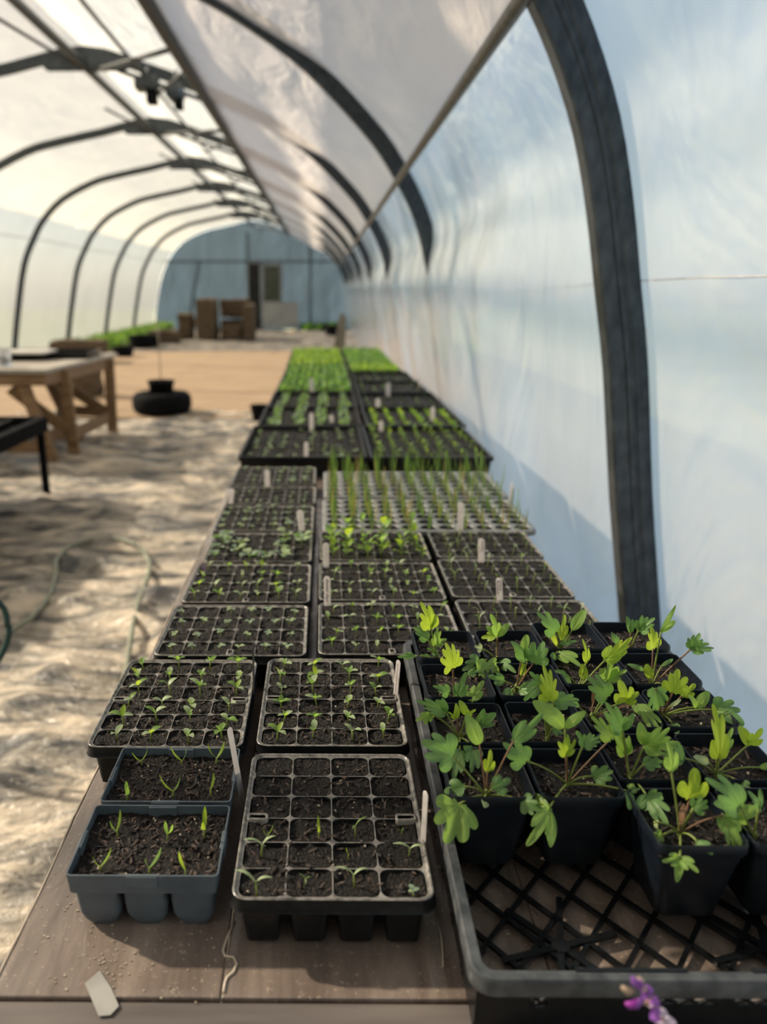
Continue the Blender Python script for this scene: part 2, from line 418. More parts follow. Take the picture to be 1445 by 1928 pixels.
for x, z, lb in ((.795, CH+.02, 'thin white cord stretched across the translucent right wall'), (-5.33, CH+.92, 'thin cord line stretched along the left wall film')):
    mb = MB(); ys = [-1+i*.45 for i in range(62)]
    mb.tube([(.006*math.sin(y*2.1), y, .012*math.sin(y*1.3)-.012*abs(math.sin((y-2)*math.pi/3.15))) for y in ys], 0.0015 if x > 0 else .006, 6)
    tag(mb.build('wall_cord', WHITE if x > 0 else STEEL2, loc=(x, 0, z)), lb, 'cord')
for k in range(3, 10):
    y = 2.0+3.15*(k-1)
    for (a, b_, rr2) in (((-2.3, y+.15, CH+2.09), (-1.14, y-1.7, CH+1.79), .021), ((-1.14, y-1.15, CH+1.78), (-1.62, y-.1, CH+1.82), .014), ((-2.33, y-.1, CH+2.05), (-2.62, y-1.35, CH+2.10), .015)):
        mb = MB(); a = Vector(a); b_ = Vector(b_)
        mb.tube([Vector((0,0,0)), (b_-a)*.5, b_-a], rr2, 8)
        o = mb.build('roof_brace', STEELD, loc=a); tag(o, 'slim diagonal steel brace between the roof purlins', 'brace', 'diagonal braces under the roof')

# ------------------------------------------------------------------ ground
mb = MB(); S_ = 60
mb.add([(-S_,-S_,-.06),(S_,-S_,-.06),(S_,S_,-.06),(-S_,S_,-.06)], [(0,1,2,3)])
tag(mb.build('floor', noisy('outside_field', (.10, .12, .05), (.20, .19, .11), .6, .9)), kind='structure')
def sheet(name, x0, x1, y0, y1, nx, ny, fn, mat):
    mb = MB(); vs = []
    for j in range(ny+1):
        v_ = j/ny; y = y0+(y1-y0)*v_
        for i in range(nx+1):
            x = x0+(x1-x0)*i/nx; vs.append((x, y, fn(x, y)))
    fs = [(j*(nx+1)+i, j*(nx+1)+i+1, (j+1)*(nx+1)+i+1, (j+1)*(nx+1)+i) for j in range(ny) for i in range(nx)]
    mb.add(vs, fs); return mb.build(name, mat)
def wrk(x, y):
    # long creases across the walkway with finer crumpling
    w1 = noise.noise(Vector((x*.8+.6*noise.noise(Vector((x*1.1, y*1.1, 3))), y*3.1+.7*noise.noise(Vector((x*1.5, y*.9, 8))), 1)))
    w2 = noise.noise(Vector((x*2.1, y*6.5, 5)))
    w3 = 1-abs(noise.noise(Vector((x*1.7+y*.8, y*2.6-x*.9, 11))))*2
    w4 = noise.noise(Vector((x*7, y*13, 2)))
    w5 = 1-abs(noise.noise(Vector((x*1.2+.5*y, y*5.2+x*1.4, 17))))*2.4
    return .036*w1+.024*w2+.030*max(0, w3)**3+.020*max(0, w5)**2+.007*w4
o = sheet('floor', -3.3, .95, .6, 8.3, 190, 400, lambda x, y: max(-.03, wrk(x, y))+.012, MULCH); tag(o, kind='structure')
o = sheet('floor', -5.85, -3.3, .6, 8.3, 30, 90, lambda x, y: wrk(x, y)*.8+.01, MULCH); tag(o, kind='structure')
o = sheet('floor', -5.85, .95, -4.3, .6, 30, 30, lambda x, y: wrk(x, y)*.8+.01, MULCH); tag(o, kind='structure')
o = sheet('floor', -5.85, .95, 16.6, 27.2, 90, 110, lambda x, y: .05*fbm(Vector((x*1.4, y*1.6, 4)), 4)+.01, MAT_GREY); tag(o, kind='structure')
o = sheet('ground_mat', -5.85, .95, 7.9, 16.9, 60, 130, lambda x, y: .035+.012*noise.noise(Vector((x*.6, y*2.6, 0)))+.02*noise.noise(Vector((x*.4, y*.6, 3))), MAT_TAN)
tag(o, 'tan sunlit matting covering the floor beyond the stacked black tyre', 'ground mat')

# ------------------------------------------------------------------ main table
TZ = CH-.558
TX0, TX1, TY0, TY1 = -.272, .47, .487, 6.95
e = empty('seedling_table', (0, 0, 0)); tag(e, 'long brown plywood table under clear plastic film carrying all the seedling trays', 'table')
mb = MB()
for (a, b_) in ((TX0, -.0835), (-.0825, .195), (.196, TX1)):
    mb.box((a, TY0, TZ-.018), (b_, TY1, TZ))
bevel(mb.build('table_top', TABLE, e, smooth=False), .0015)
mb = MB(); mb.box((TX0-.004, .405, TZ-.06), (TX1+.02, TY0-.002, TZ-.001)); bevel(mb.build('front_rail', noisy('greyish_rail_wood', (.10, .085, .08), (.17, .145, .13), 5, .45, (1, 8, 8), .2, .002), e, smooth=False), .004)
for x in (TX0+.005, TX1-.045):
    mb = MB(); mb.box((x, TY0, TZ-.10), (x+.04, TY1, TZ-.019)); mb.build('side_rail', WOOD, e, smooth=False)
for x in (TX0+.01, TX1-.06):
    for y in (.5, 2.1, 3.7, 5.3, 6.85):
        mb = MB(); mb.box((x, y, 0), (x+.05, y+.05, TZ-.10)); mb.build('leg', WOOD, e, smooth=False)
# folded film edge along the left side of the table
mb = MB()
mb.tube([(TX0-.001+.002*noise.noise(Vector((0, y*9, 0))), y, TZ-.001+.0015*noise.noise(Vector((3, y*14, 0)))) for y in [TY0+.02*i for i in range(320)]], .0016, 6)
mb.build('film_edge', noisy('clear_film_fold', (.30, .24, .19), (.5, .42, .34), 40, .25), e)

# ------------------------------------------------------------------ soil meshes
def chipset(mb, n, x0, x1, y0, y1, zf, size, rnd, mi=(1, 2, 3)):
    for _ in range(n):
        x = rnd.uniform(x0, x1); y = rnd.uniform(y0, y1); z = zf(x, y)
        k = rnd.random(); s_ = size*rnd.uniform(.5, 1.4)
        s_ *= .85
        if k < .62: L, W, H, mm = s_*1.5, s_*.45, s_*.18, mi[1]
        elif k < .93: L, W, H, mm = s_*1.3, s_*.5, s_*.2, mi[0]
        else: L, W, H, mm = s_*.36, s_*.32, s_*.28, mi[2]
        rot = Euler((rnd.uniform(-.5, .5), rnd.uniform(-.5, .5), rnd.uniform(0, 6.3))).to_matrix().to_4x4()
        T = Matrix.Translation((x, y, z+H*.6)) @ rot
        a = rnd.uniform(.5, .95); c = rnd.uniform(.4, .9)
        vs = [(-L/2,-W/2*a,-H/2),(L/2,-W/2*c,-H/2),(L/2*a,W/2,-H/2),(-L/2*c,W/2*a,-H/2),(-L/2*.9,-W/2*a*.8,H/2),(L/2*.85,-W/2*c*.8,H/2*a),(L/2*a*.8,W/2*.8,H/2),(-L/2*c*.9,W/2*a*.8,H/2*c)]
        mb.add([T @ Vector(v) for v in vs], [(0,3,2,1),(4,5,6,7),(0,1,5,4),(1,2,6,5),(2,3,7,6),(3,0,4,7)], mm)
def soil(parent, hw, hd, z, res, seed, cells=None, chips=0, amp=.003, size=.005, r=.01, dish=None):
    rnd = random.Random(seed); nx = max(4, int(2*hw/res)); ny = max(4, int(2*hd/res)); off = Vector((seed*3.1, seed*1.7, 0))
    def zf(x, y):
        p = Vector((x, y, 0))*95+off
        h = noise.noise(p*.35)*.9+noise.noise(p)*.7+abs(noise.noise(p*2.1))*.7
        c = 0
        if cells:
            nxc, nyc = cells; u = ((x+hw)/(2*hw)*nxc) % 1; v_ = ((y+hd)/(2*hd)*nyc) % 1
            c = .0030*(min(1, min(u, 1-u)*5)*min(1, min(v_, 1-v_)*5)-.5)
        if dish: c -= dish(x, y)
        return z+amp*h*.8-c*.6
    mb = MB(); vs = []
    for j in range(ny+1):
        for i in range(nx+1):
            x = -hw+2*hw*i/nx; y = -hd+2*hd*j/ny; vs.append((x, y, zf(x, y)))
    mb.add(vs, [(j*(nx+1)+i, j*(nx+1)+i+1, (j+1)*(nx+1)+i+1, (j+1)*(nx+1)+i) for j in range(ny) for i in range(nx)])
    if chips: chipset(mb, chips, -hw+.004, hw-.004, -hd+.004, hd-.004, zf, size, rnd)
    o = mb.build('soil', [SOIL, CHIPD, CHIP, PERL], parent); sharp(o, 60); tag(o, kind='stuff'); return o

# ------------------------------------------------------------------ cell trays
def tray(label, x0, x1, y0, y1, nx, ny, near=1, slots=None, zr=CH-.5, depth=.053, group='black cell trays on the seedling table', seed=1, mat=None, rnd_cells=False, name='seed_tray', soilz=-.0035):
    cx, cy = (x0+x1)/2, (y0+y1)/2; hw, hd = (x1-x0)/2-.0008, (y1-y0)/2-.0008
    e = empty(name, (cx, cy, zr-depth)); tag(e, label, 'tray', group)
    e['zr'] = depth
    D = depth; mt = mat or DUSTY
    iw, idp = hw-.0065, hd-.0065
    mb = MB()
    rim = [(0, 0), (.0014, -.0004), (.0024, .0016), (.0036, .0024), (.0048, .0012), (.0052, -.0012), (.006, -.009), (.0075, -.011)]
    if rnd_cells: rim = [(0, 0), (.0065, 0), (.007, -.002), (.007, -.010)]
    mb.loops([rr(0, 0, iw+o_, idp+o_, .008+o_, D+z_, 5) for o_, z_ in rim[:-3]], 0)
    mb.loops([rr(0, 0, iw+o_, idp+o_, .008+o_, D+z_, 5) for o_, z_ in rim[-4:]], 1)
    mb.build('rim', [mat or TOPD, mt], e)
    mb = MB(); cw, cd = 2*iw/nx, 2*idp/ny
    nseg = 5 if near else 3
    for j in range(ny):
        for i in range(nx):
            x = -iw+cw*(i+.5); y = -idp+cd*(j+.5)
            if rnd_cells:
                r_ = min(cw, cd)*.42; n = 6
                sq = rr(x, y, cw/2, cd/2, .0001, D, n)
                cir = lambda rad, z: [(x+rad*math.cos(R(a0+90*k/n)), y+rad*math.sin(R(a0+90*k/n)), z) for a0 in (0, 90, 180, 270) for k in range(n+1)]
                mb.loops([sq, cir(r_*1.06, D), cir(r_, D-.0015)], 0); mb.loops([cir(r_, D-.0015), cir(r_*.96, D-.012), cir(r_*.6, .001)], 1, cap='end')
            else:
                g = .0005
                rc = .0064 if not ((i in (0, nx-1)) and (j in (0, ny-1))) else .0078
                sq = rr(x, y, cw/2, cd/2, .0001, D, nseg); a = rr(x, y, cw/2-g, cd/2-g, rc, D-.0002, nseg)
                b_ = rr(x, y, cw/2-g-.0007, cd/2-g-.0007, rc, D-.0018, nseg)
                c = rr(x, y, cw/2*.86, cd/2*.86, .006, D-.02, nseg); d = rr(x, y, cw/2*.70, cd/2*.70, .005, .001, nseg)
                mb.loops([sq, a], 0); mb.loops([a, b_, c, d], 1, cap='end')
    o = mb.build('cell_grid', [mat or TOPD, BLACKP], e); sharp(o, 30)
    for (sx, sy, ax) in (slots or []):
        # hollow finger tab at the rim
        mb = MB(); L, W = (.021, .0105) if ax == 'x' else (.0105, .016)
        X, Y = sx*(iw-L/2+.001), sy*(idp-W/2+.001)
        mb.loops([rr(X, Y, L/2, W/2, .003, D-.004, 3), rr(X, Y, L/2, W/2, .003, D+.0018, 3), rr(X, Y, L/2-.0016, W/2-.0016, .002, D+.0024, 3), rr(X, Y, L/2-.0026, W/2-.0026, .0015, D+.0014, 3)], 0)
        mb.loops([rr(X, Y, L/2-.0026, W/2-.0026, .0015, D+.0014, 3), rr(X, Y, L/2-.003, W/2-.003, .0015, D-.0030, 3)], 1, cap='end')
        mb.build('finger_tab', [TOPD, HOLE], e)
    res = {2: .0021, 1: .0032, 0: .006}[near]; ch = {2: 420, 1: 170, 0: 60}[near]
    soil(e, iw-.002, idp-.002, D+soilz, res, seed, (nx, ny), ch, .0050 if near else .003, .0062 if near == 2 else .005)
    cells = [(cx-iw+cw*(i+.5), cy-idp+cd*(j+.5), zr+soilz) for j in range(ny) for i in range(nx)]
    return cells

# ------------------------------------------------------------------ blades and seedlings
def blade_fan(mb, E, T, wid, lobes, droop=.15, nrm=None, seed=0, mi=0, cup=.12):
    """lobed or oval leaf from petiole end E to tip T"""
    rnd = random.Random(seed); E = Vector(E); T = Vector(T); ax = T-E; L = ax.length
    if L < 1e-5: return
    ax.normalize(); n0 = Vector(nrm) if nrm else Vector((rnd.uniform(-.35, .25), -.55, .75))
    n0 = n0-ax*n0.dot(ax)
    if n0.length < .05: n0 = Vector((0,-1,.2))-ax*ax.dot(Vector((0,-1,.2)))
    n0.normalize(); sd = ax.cross(n0)
    nr = 8; na = 84 if lobes else 36; vs = [E]; W = wid*L; o0 = len(mb.v); mb.a[o0] = .8
    if lobes == 0: petals = None
    elif lobes == 3: petals = [(0, 1, 24), (48, .82, 26), (-48, .85, 26)]
    elif lobes == 5: petals = [(0, 1, 17), (30, .93, 17), (-30, .92, 17), (66, .80, 24), (-66, .78, 24)]
    else: petals = [(0, 1, 13), (22, .9, 12), (-22, .92, 12), (44, .86, 13), (-44, .84, 13), (74, .66, 20), (-74, .68, 20)]
    if petals: petals = [(c+rnd.uniform(-4, 4), l*rnd.uniform(.9, 1.06) if c else l, w_) for c, l, w_ in petals]
    for q in range(1, nr+1):
        s_ = q/nr
        for k in range(na+1):
            if lobes == 0:
                u = k/na; a = u*2*math.pi
                # ellipse-like outline parametrised from base round the tip
                xx = .5-.5*math.cos(a); yy = .5*math.sin(a)*(1-.25*xx)*(1+.12*math.sin(xx*math.pi))
                x = xx*s_*L+(1-s_)*.5*L*xx; y = yy*s_*W*1.15; mb.a[o0+len(vs)] = .7*max(0, 1-s_*1.6)
            else:
                th = -115+230*k/na; r_ = 0
                for c, l, w_ in petals:
                    d = abs(th-c)/w_
                    if d < 1.35: r_ = max(r_, l*max(0, 1-(d/1.22)**2.3)**.55)
                r_ = max(r_, (.46 if lobes > 3 else .40) if abs(th) < 80 else .20)
                mb.a[o0+len(vs)] = max(math.exp(-((th-c)/4.5)**2) for c, l, w_ in petals)*(1-.7*s_)
                x = math.cos(R(th))*r_*L*s_; y = math.sin(R(th))*r_*W*s_*.74
            z = -droop*(x*x)/L*1.0+cup*abs(y)*.8-.05*L*math.sin(x/L*3.1)*-1+.035*L*math.sin(9*y/L+4*x/L+seed)+.02*L*noise.noise(Vector((x/L*5, y/L*5, seed)))*s_
            z -= droop*(y*y)/max(W, 1e-4)*.8
            if lobes: z += .025*L*abs(math.sin(R(k/na*230)*3.2))*s_
            vs.append(E+ax*x+sd*y+n0*z)
    fs = []
    for k in range(na): fs.append((0, 1+k, 2+k))
    for q in range(nr-1):
        for k in range(na):
            a = 1+q*(na+1)+k; fs.append((a, a+na+1, a+na+2, a+1))
    mb.add(vs, fs, mi)
def oval(mb, E, T, w_, mi=0, up=(0,0,1), fold=.1, bend=.1, n=5):
    """small narrow or oval leaf strip"""
    E = Vector(E); T = Vector(T); ax = T-E; L = ax.length; ax.normalize(); u = Vector(up); u = u-ax*u.dot(ax)
    if u.length < .05: u = Vector((0,-1,0))-ax*ax.dot(Vector((0,-1,0)))
    u.normalize(); sd = ax.cross(u); vs = []; fs = []
    for i in range(n+1):
        s_ = i/n; ww = w_*(math.sin(math.pi*min(.97, .07+s_*.90))**.65)/2
        c = E+ax*(L*s_)+u*(math.sin(math.pi*s_)*bend*L)
        vs += [c-sd*ww+u*fold*ww*2, c, c+sd*ww+u*fold*ww*2]
    for i in range(n):
        for k in (0, 1): fs.append((i*3+k, i*3+k+1, (i+1)*3+k+1, (i+1)*3+k))
    mb.add(vs, fs, mi)
def seedling_proto(kind, rnd, split):
    """returns root, kids; the root is the thing, kids its parts (none when it is one small mesh)"""
    parts = []      # (name, MB, mats)
    def st(p, r=.0007, mt=PET):
        mb = MB(); mb.tube(p, [r*1.1]+[r]*(len(p)-1), 6); parts.append(('stem', mb, mt))
    def lf(f, mt):
        mb = MB(); f(mb); parts.append(('leaf', mb, mt))
    a0 = rnd.uniform(0, 6.28)
    if kind == 'coty':
        h = rnd.uniform(.007, .012); lx, ly = rnd.uniform(-.003, .003), rnd.uniform(-.003, .003)
        st([(0,0,-.004),(lx*.4, ly*.4, h*.5),(lx, ly, h)], .0008)
        for k in range(2):
            a = a0+math.pi*k+rnd.uniform(-.3, .3); L = rnd.uniform(.009, .013)
            lf(lambda mb: oval(mb, (lx, ly, h), (lx+L*math.cos(a), ly+L*math.sin(a), h+rnd.uniform(.0, .007)), L*.60, bend=.15), rnd.choice([LM, LP, LP]))
        if rnd.random() < .75:
            for k in range(rnd.choice((1, 2))):
                a = a0+1.57+math.pi*k; L = rnd.uniform(.006, .012)
                lf(lambda mb: oval(mb, (lx, ly, h), (lx+L*.6*math.cos(a), ly+L*.6*math.sin(a), h+L*.8), L*.55, bend=.05), rnd.choice([LY, LM, LM]))
    elif kind == 'spiky':      # upright green spear with second blade
        h = rnd.uniform(.004, .010); st([(0,0,-.004),(0,0,h)], .0009)
        for k in range(rnd.choice((1, 2, 2))):
            a = a0+math.pi*k; L = rnd.uniform(.012, .020); o_ = rnd.uniform(.15, .6)
            lf(lambda mb: oval(mb, (0,0,h), (L*o_*math.cos(a), L*o_*math.sin(a), h+L*.85), .0035, up=(math.cos(a), math.sin(a), .3), bend=.08), rnd.choice([LY, LM, LY]))
    elif kind == 'arch':      # two arching pale narrow leaves (near tray)
        h = rnd.uniform(.010, .018); st([(0,0,-.004),(.001,0,h)], .001)
        for k in range(2):
            a = rnd.uniform(-.5, .5)+math.pi*k; L = rnd.uniform(.015, .022)
            lf(lambda mb: oval(mb, (.001,0,h), (L*math.cos(a), L*.5*math.sin(a), h+rnd.uniform(.003, .012)), .0040, bend=.18, fold=.15), LP)
    elif kind == 'low':
        h = rnd.uniform(.004, .008); st([(0,0,-.004),(0,0,h)], .0007)
        for k in range(rnd.choice((3, 4))):
            a = a0+1.6*k; L = rnd.uniform(.006, .010)
            lf(lambda mb: oval(mb, (0,0,h), (L*math.cos(a), L*math.sin(a), h+rnd.uniform(0, .002)), L*.75, bend=.1), rnd.choice([LB, LP, LB]))
    elif kind == 'thin':
        h = rnd.uniform(.010, .018); st([(0,0,-.004),(.001,0,h)], .0006)
        for k in range(rnd.choice((1, 2, 3))):
            a = a0+2.2*k; L = rnd.uniform(.012, .020)
            lf(lambda mb: oval(mb, (.001,0,h), (L*.7*math.cos(a), L*.7*math.sin(a), h+L*rnd.uniform(.1, .8)), .0022, up=(0,0,1), bend=.15), rnd.choice([LP, LM]))
    elif kind in ('leafy', 'round'):
        h = rnd.uniform(.012, .022) if kind == 'leafy' else rnd.uniform(.008, .016)
        st([(0,0,-.004),(.001,.001,h)], .0011)
        for k in range(rnd.choice((4, 5))):
            a = a0+1.9*k; L = rnd.uniform(.012, .020); zz = h*rnd.uniform(.5, 1.2)+(.012 if kind == 'leafy' and k < 2 else 0)
            E = Vector((.004*math.cos(a), .004*math.sin(a), zz)); T = E+Vector((L*.8*math.cos(a), L*.8*math.sin(a), L*(.7 if k < 2 and kind == 'leafy' else .15)))
            wd = L*(.85 if kind == 'round' else .62)
            lf(lambda mb: (oval(mb, E, T, wd, bend=.12), mb.tube([(0,0,zz*.6), tuple(E)], .0006, 5)), rnd.choice([LM, LY, LM] if kind == 'leafy' else [LB, LB, LM, LP]))
    elif kind == 'leek':
        for k in range(rnd.choice((3, 4, 5))):
            a = rnd.uniform(0, 6.28); L = rnd.uniform(.022, .055); o_ = rnd.uniform(.05, .28)
            lf(lambda mb: oval(mb, (rnd.uniform(-.003, .003), rnd.uniform(-.003, .003), -.003), (L*o_*math.cos(a), L*o_*math.sin(a), L), .0024, up=(math.cos(a), math.sin(a), .2), bend=.06, n=6), rnd.choice([LEEK, LEEK, LEEK, LEEKD]))
    elif kind == 'leektall':
        for k in range(rnd.choice((4, 5))):
            a = rnd.uniform(0, 6.28); L = rnd.uniform(.06, .105); o_ = rnd.uniform(.03, .2)
            lf(lambda mb: oval(mb, (rnd.uniform(-.003, .003), rnd.uniform(-.003, .003), -.003), (L*o_*math.cos(a), L*o_*math.sin(a), L), .0032, up=(math.cos(a), math.sin(a), .2), bend=.05, n=7), LEEK)
    if split:
        root = empty('seedling'); kids = []
        for nm, mb, mt in parts: kids.append(mb.build(nm, mt, root))
        return root, kids
    mats = []; big = MB()
    for nm, mb, mt in parts:
        if mt not in mats: mats.append(mt)
        big.add(mb.v, mb.f, mats.index(mt))
    return big.build('seedling', mats), []
PROTO = {}
def seedlings(kind, cells, label, group, seed=0, split=False, scale=(.85, 1.15), jit=.006, skip=0, cat='seedling', name='seedling'):
    if name == 'seedling': name = {'coty': 'rosette_seedling', 'low': 'low_seedling', 'thin': 'grassy_sprout', 'spiky': 'spear_sprout', 'arch': 'arching_sprout', 'round': 'round_leaf_seedling', 'leafy': 'leafy_seedling'}[kind]
    rnd = random.Random(seed*31+5); key = (kind, split, name)
    first = key not in PROTO
    if first:
        PROTO[key] = []
        pr = random.Random(hash(kind) % 1000 if False else sum(map(ord, kind)))
        for _ in range(7 if not split else 6): PROTO[key].append([*seedling_proto(kind, pr, split), False])
        for q in PROTO[key]: q[0].name = name
    for (x, y, z) in cells:
        if rnd.random() < skip: continue
        q = rnd.choice(PROTO[key]); loc = (x+rnd.uniform(-jit, jit), y+rnd.uniform(-jit, jit)*.8, z+.001)
        rz = rnd.uniform(-.3, .3) if kind == 'arch' else rnd.uniform(0, 6.28); s_ = rnd.uniform(*scale); tl = (rnd.uniform(-.12, .12), rnd.uniform(-.12, .12))
        if not q[2]:
            q[2] = True; o = q[0]; o.location = loc; o.rotation_euler = (tl[0], tl[1], rz); o.scale = (s_,)*3
            o['label'] = label; o['group'] = group
        else: o = copy_tree(q[0], q[1], loc, rz, s_, label, group, tl)
        o['category'] = cat
def purge_protos():
    for v in PROTO.values():
        for q in v:
            if not q[2]:
                for k in q[1]: bpy.data.objects.remove(k)
                bpy.data.objects.remove(q[0])

# ---- the trays one by one
port = [(-1, .0, 'x'), (1, .0, 'x')]; land = [(.0, -1, 'y')]; land2 = [(0, -1, 'y'), (0, 1, 'y')]
c = tray('black 24 cell tray of mostly bare soil at the front edge of the table', -.080, .100, .526, .744, 4, 6, 2, port, seed=1)
for i, (px, py, k, s_) in enumerate(((484,1690,'arch',.82), (667,1672,'arch',.72), (778,1690,'low',.75), (492,1614,'arch',.82), (770,1612,'arch',.72), (656,1618,'spiky',.55), (503,1580,'spiky',.6), (601,1579,'spiky',.75), (669,1576,'thin',.9), (756,1576,'thin',.45), (572,1672,'thin',.5))):
    p = onZ(px, py, CH-.5035); seedlings(k, [(p.x, p.y, CH-.5035)], 'sparse pale seedling in the front rows of the mostly bare black cell tray', 'sparse seedlings in the front black tray', 40+i, True, (s_, s_*1.05), 0)
c = tray('black 24 cell tray of young rosettes right behind the two grey six packs', -.272, -.088, .750, .968, 4, 6, 2, port, seed=2)
seedlings('coty', c, 'small oval-leaved seedling in the black tray behind the grey six packs', 'seedlings in the tray behind the grey six packs', 2, True, (1.0, 1.3))
c = tray('black 24 cell tray of young rosettes just behind the mostly bare tray', -.078, .102, .754, .972, 4, 6, 2, port, seed=3)
seedlings('coty', c, 'small oval-leaved seedling in the tray directly behind the mostly bare one', 'seedlings in the tray behind the bare one', 3, True, (.95, 1.25))
c = tray('black tray of tiny greyish seedlings, left tray of the front three-wide row', -.244, -.020, .976, 1.162, 6, 4, 1, land, seed=4)
seedlings('low', c, 'tiny pale grey-green seedling in the left tray of the front three-wide row', 'seedlings in the left tray of the front three-wide row', 4, False, (.9, 1.2), skip=.1)
c = tray('black tray just in front of the label reading Aster', -.008, .211, .981, 1.173, 6, 4, 1, land, seed=5)
seedlings('coty', [q for q in c if not (q[0] > .10 and q[1] < 1.04)], 'four-leaved seedling in the tray with the Aster label standing at its back', 'seedlings in the tray in front of the Aster label', 5, False, (.8, 1.1), skip=.1)
c = tray('landscape black tray of thin seedlings tucked behind the flat of pots', .219, .437, .996, 1.188, 6, 4, 1, None, seed=6)
seedlings('thin', [q for q in c if q[1] > 1.03], 'thin seedling in the black tray just behind the flat of pots', 'thin seedlings behind the flat of pots', 6, False, (.9, 1.2), skip=.15)
c = tray('black tray of four-leaved seedlings, left tray of the second three-wide row', -.238, -.018, 1.168, 1.358, 6, 4, 1, land, seed=7)
seedlings('coty', c, 'fresh four-leaved seedling in the left tray of the second three-wide row', 'seedlings in the left tray of the second three-wide row', 7, False, (.95, 1.2), skip=.08)
c = tray('landscape black tray between the Aster label and the leafier tray behind it', -.008, .213, 1.179, 1.370, 6, 4, 1, land, seed=8)
seedlings('coty', c, 'fresh four-leaved seedling in the middle tray behind the Aster label', 'seedlings in the middle tray behind the Aster label', 8, False, (.9, 1.15), skip=.1)
c = tray('landscape black tray between the two Cosmos labels, at the right edge of the table', .219, .434, 1.194, 1.388, 6, 4, 1, land, seed=9)
seedlings('thin', c, 'thin grassy seedling between the two Cosmos labels', 'thin seedlings between the Cosmos labels', 9, False, (.95, 1.25), skip=.12)
c = tray('landscape black tray of large round-leaved seedlings at the left table edge', -.232, -.018, 1.366, 1.550, 6, 4, 1, land, seed=10)
seedlings('round', c, 'larger seedling with round greyish leaves in the round-leaved tray at the left edge', 'round-leaved seedlings at the left edge', 10, False, (.8, 1.35), skip=.38)
c = tray('landscape black tray of tall bright leafy seedlings in front of the round-holed trays', -.007, .214, 1.376, 1.562, 6, 4, 1, None, seed=11)
seedlings('leafy', c, 'tall bright green leafy seedling in front of the round-holed plug tray', 'tall leafy seedlings in front of the plug trays', 11, False, (.8, 1.3), skip=.12)
c = tray('landscape black tray of thin seedlings behind the farther Cosmos label', .223, .437, 1.394, 1.566, 6, 4, 1, land, seed=12)
seedlings('thin', c, 'thin grassy seedling in the tray behind the farther Cosmos label', 'thin seedlings behind the farther Cosmos label', 12, False, (.9, 1.2), skip=.12)
c = tray('black tray of drooping greyish seedlings next to the front plug tray', -.240, -.017, 1.560, 1.764, 6, 4, 0, land, seed=13)
seedlings('low', c, 'drooping greyish seedling in the tray beside the front round-holed plug tray', 'greyish seedlings beside the front plug tray', 13, False, (1.1, 1.6), skip=.1)
c = tray('black tray of mostly bare brown soil two trays in front of the web flats', -.247, -.014, 1.776, 1.950, 6, 4, 0, land, seed=14)
seedlings('low', c, 'tiny seedling in the nearly bare tray by the two pinkish labels', 'tiny seedlings by the two pinkish labels', 14, False, (.7, 1.0), skip=.35)
c = tray('black tray of green clustered seedlings directly in front of the first left web flat', -.250, -.016, 1.966, 2.180, 6, 4, 0, None, seed=15)
seedlings('low', c, 'clustered green seedling in the tray touching the first left web flat', 'green seedlings in front of the first left web flat', 15, False, (1.2, 1.7), skip=.08)
c = tray('grey round-holed plug tray of grassy leek seedlings, the front one of two', 0.0, .467, 1.568, 1.830, 11, 6, 0, None, seed=16, mat=PLUGP, rnd_cells=True, name='plug_tray', group='round-holed plug trays', soilz=-.004)
seedlings('leek', c, 'grassy leek-like seedling in the front round-holed plug tray', 'grassy seedlings in the front plug tray', 16, False, (.95, 1.5), skip=.04, name='grassy_seedling')
c = tray('grey round-holed plug tray of tall leek seedlings, against the black web flats', .003, .473, 1.852, 2.130, 11, 6, 0, None, seed=17, mat=PLUGP, rnd_cells=True, name='plug_tray', group='round-holed plug trays', soilz=-.004)
seedlings('leek', [q for q in c if q[1] < 2.02], 'grassy leek-like seedling in the rear round-holed plug tray', 'grassy seedlings in the rear plug tray', 17, False, (1.1, 1.7), skip=.03, name='grassy_seedling')
seedlings('leektall', [q for q in c if q[1] >= 2.02], 'tall grassy leek-like seedling at the back of the rear plug tray', 'tall grassy seedlings at the back of the rear plug tray', 18, False, (.75, 1.0), skip=.1, name='grassy_seedling')
seedlings('leektall', [(.03, y, CH-.504) for y in (1.66, 1.75, 1.9)]+[(.072, 1.7, CH-.504)], 'long-bladed leek-like seedling in the leftmost rows of the plug trays', 'long-bladed seedlings at the left of the plug trays', 19, False, (.7, .9), name='grassy_seedling')

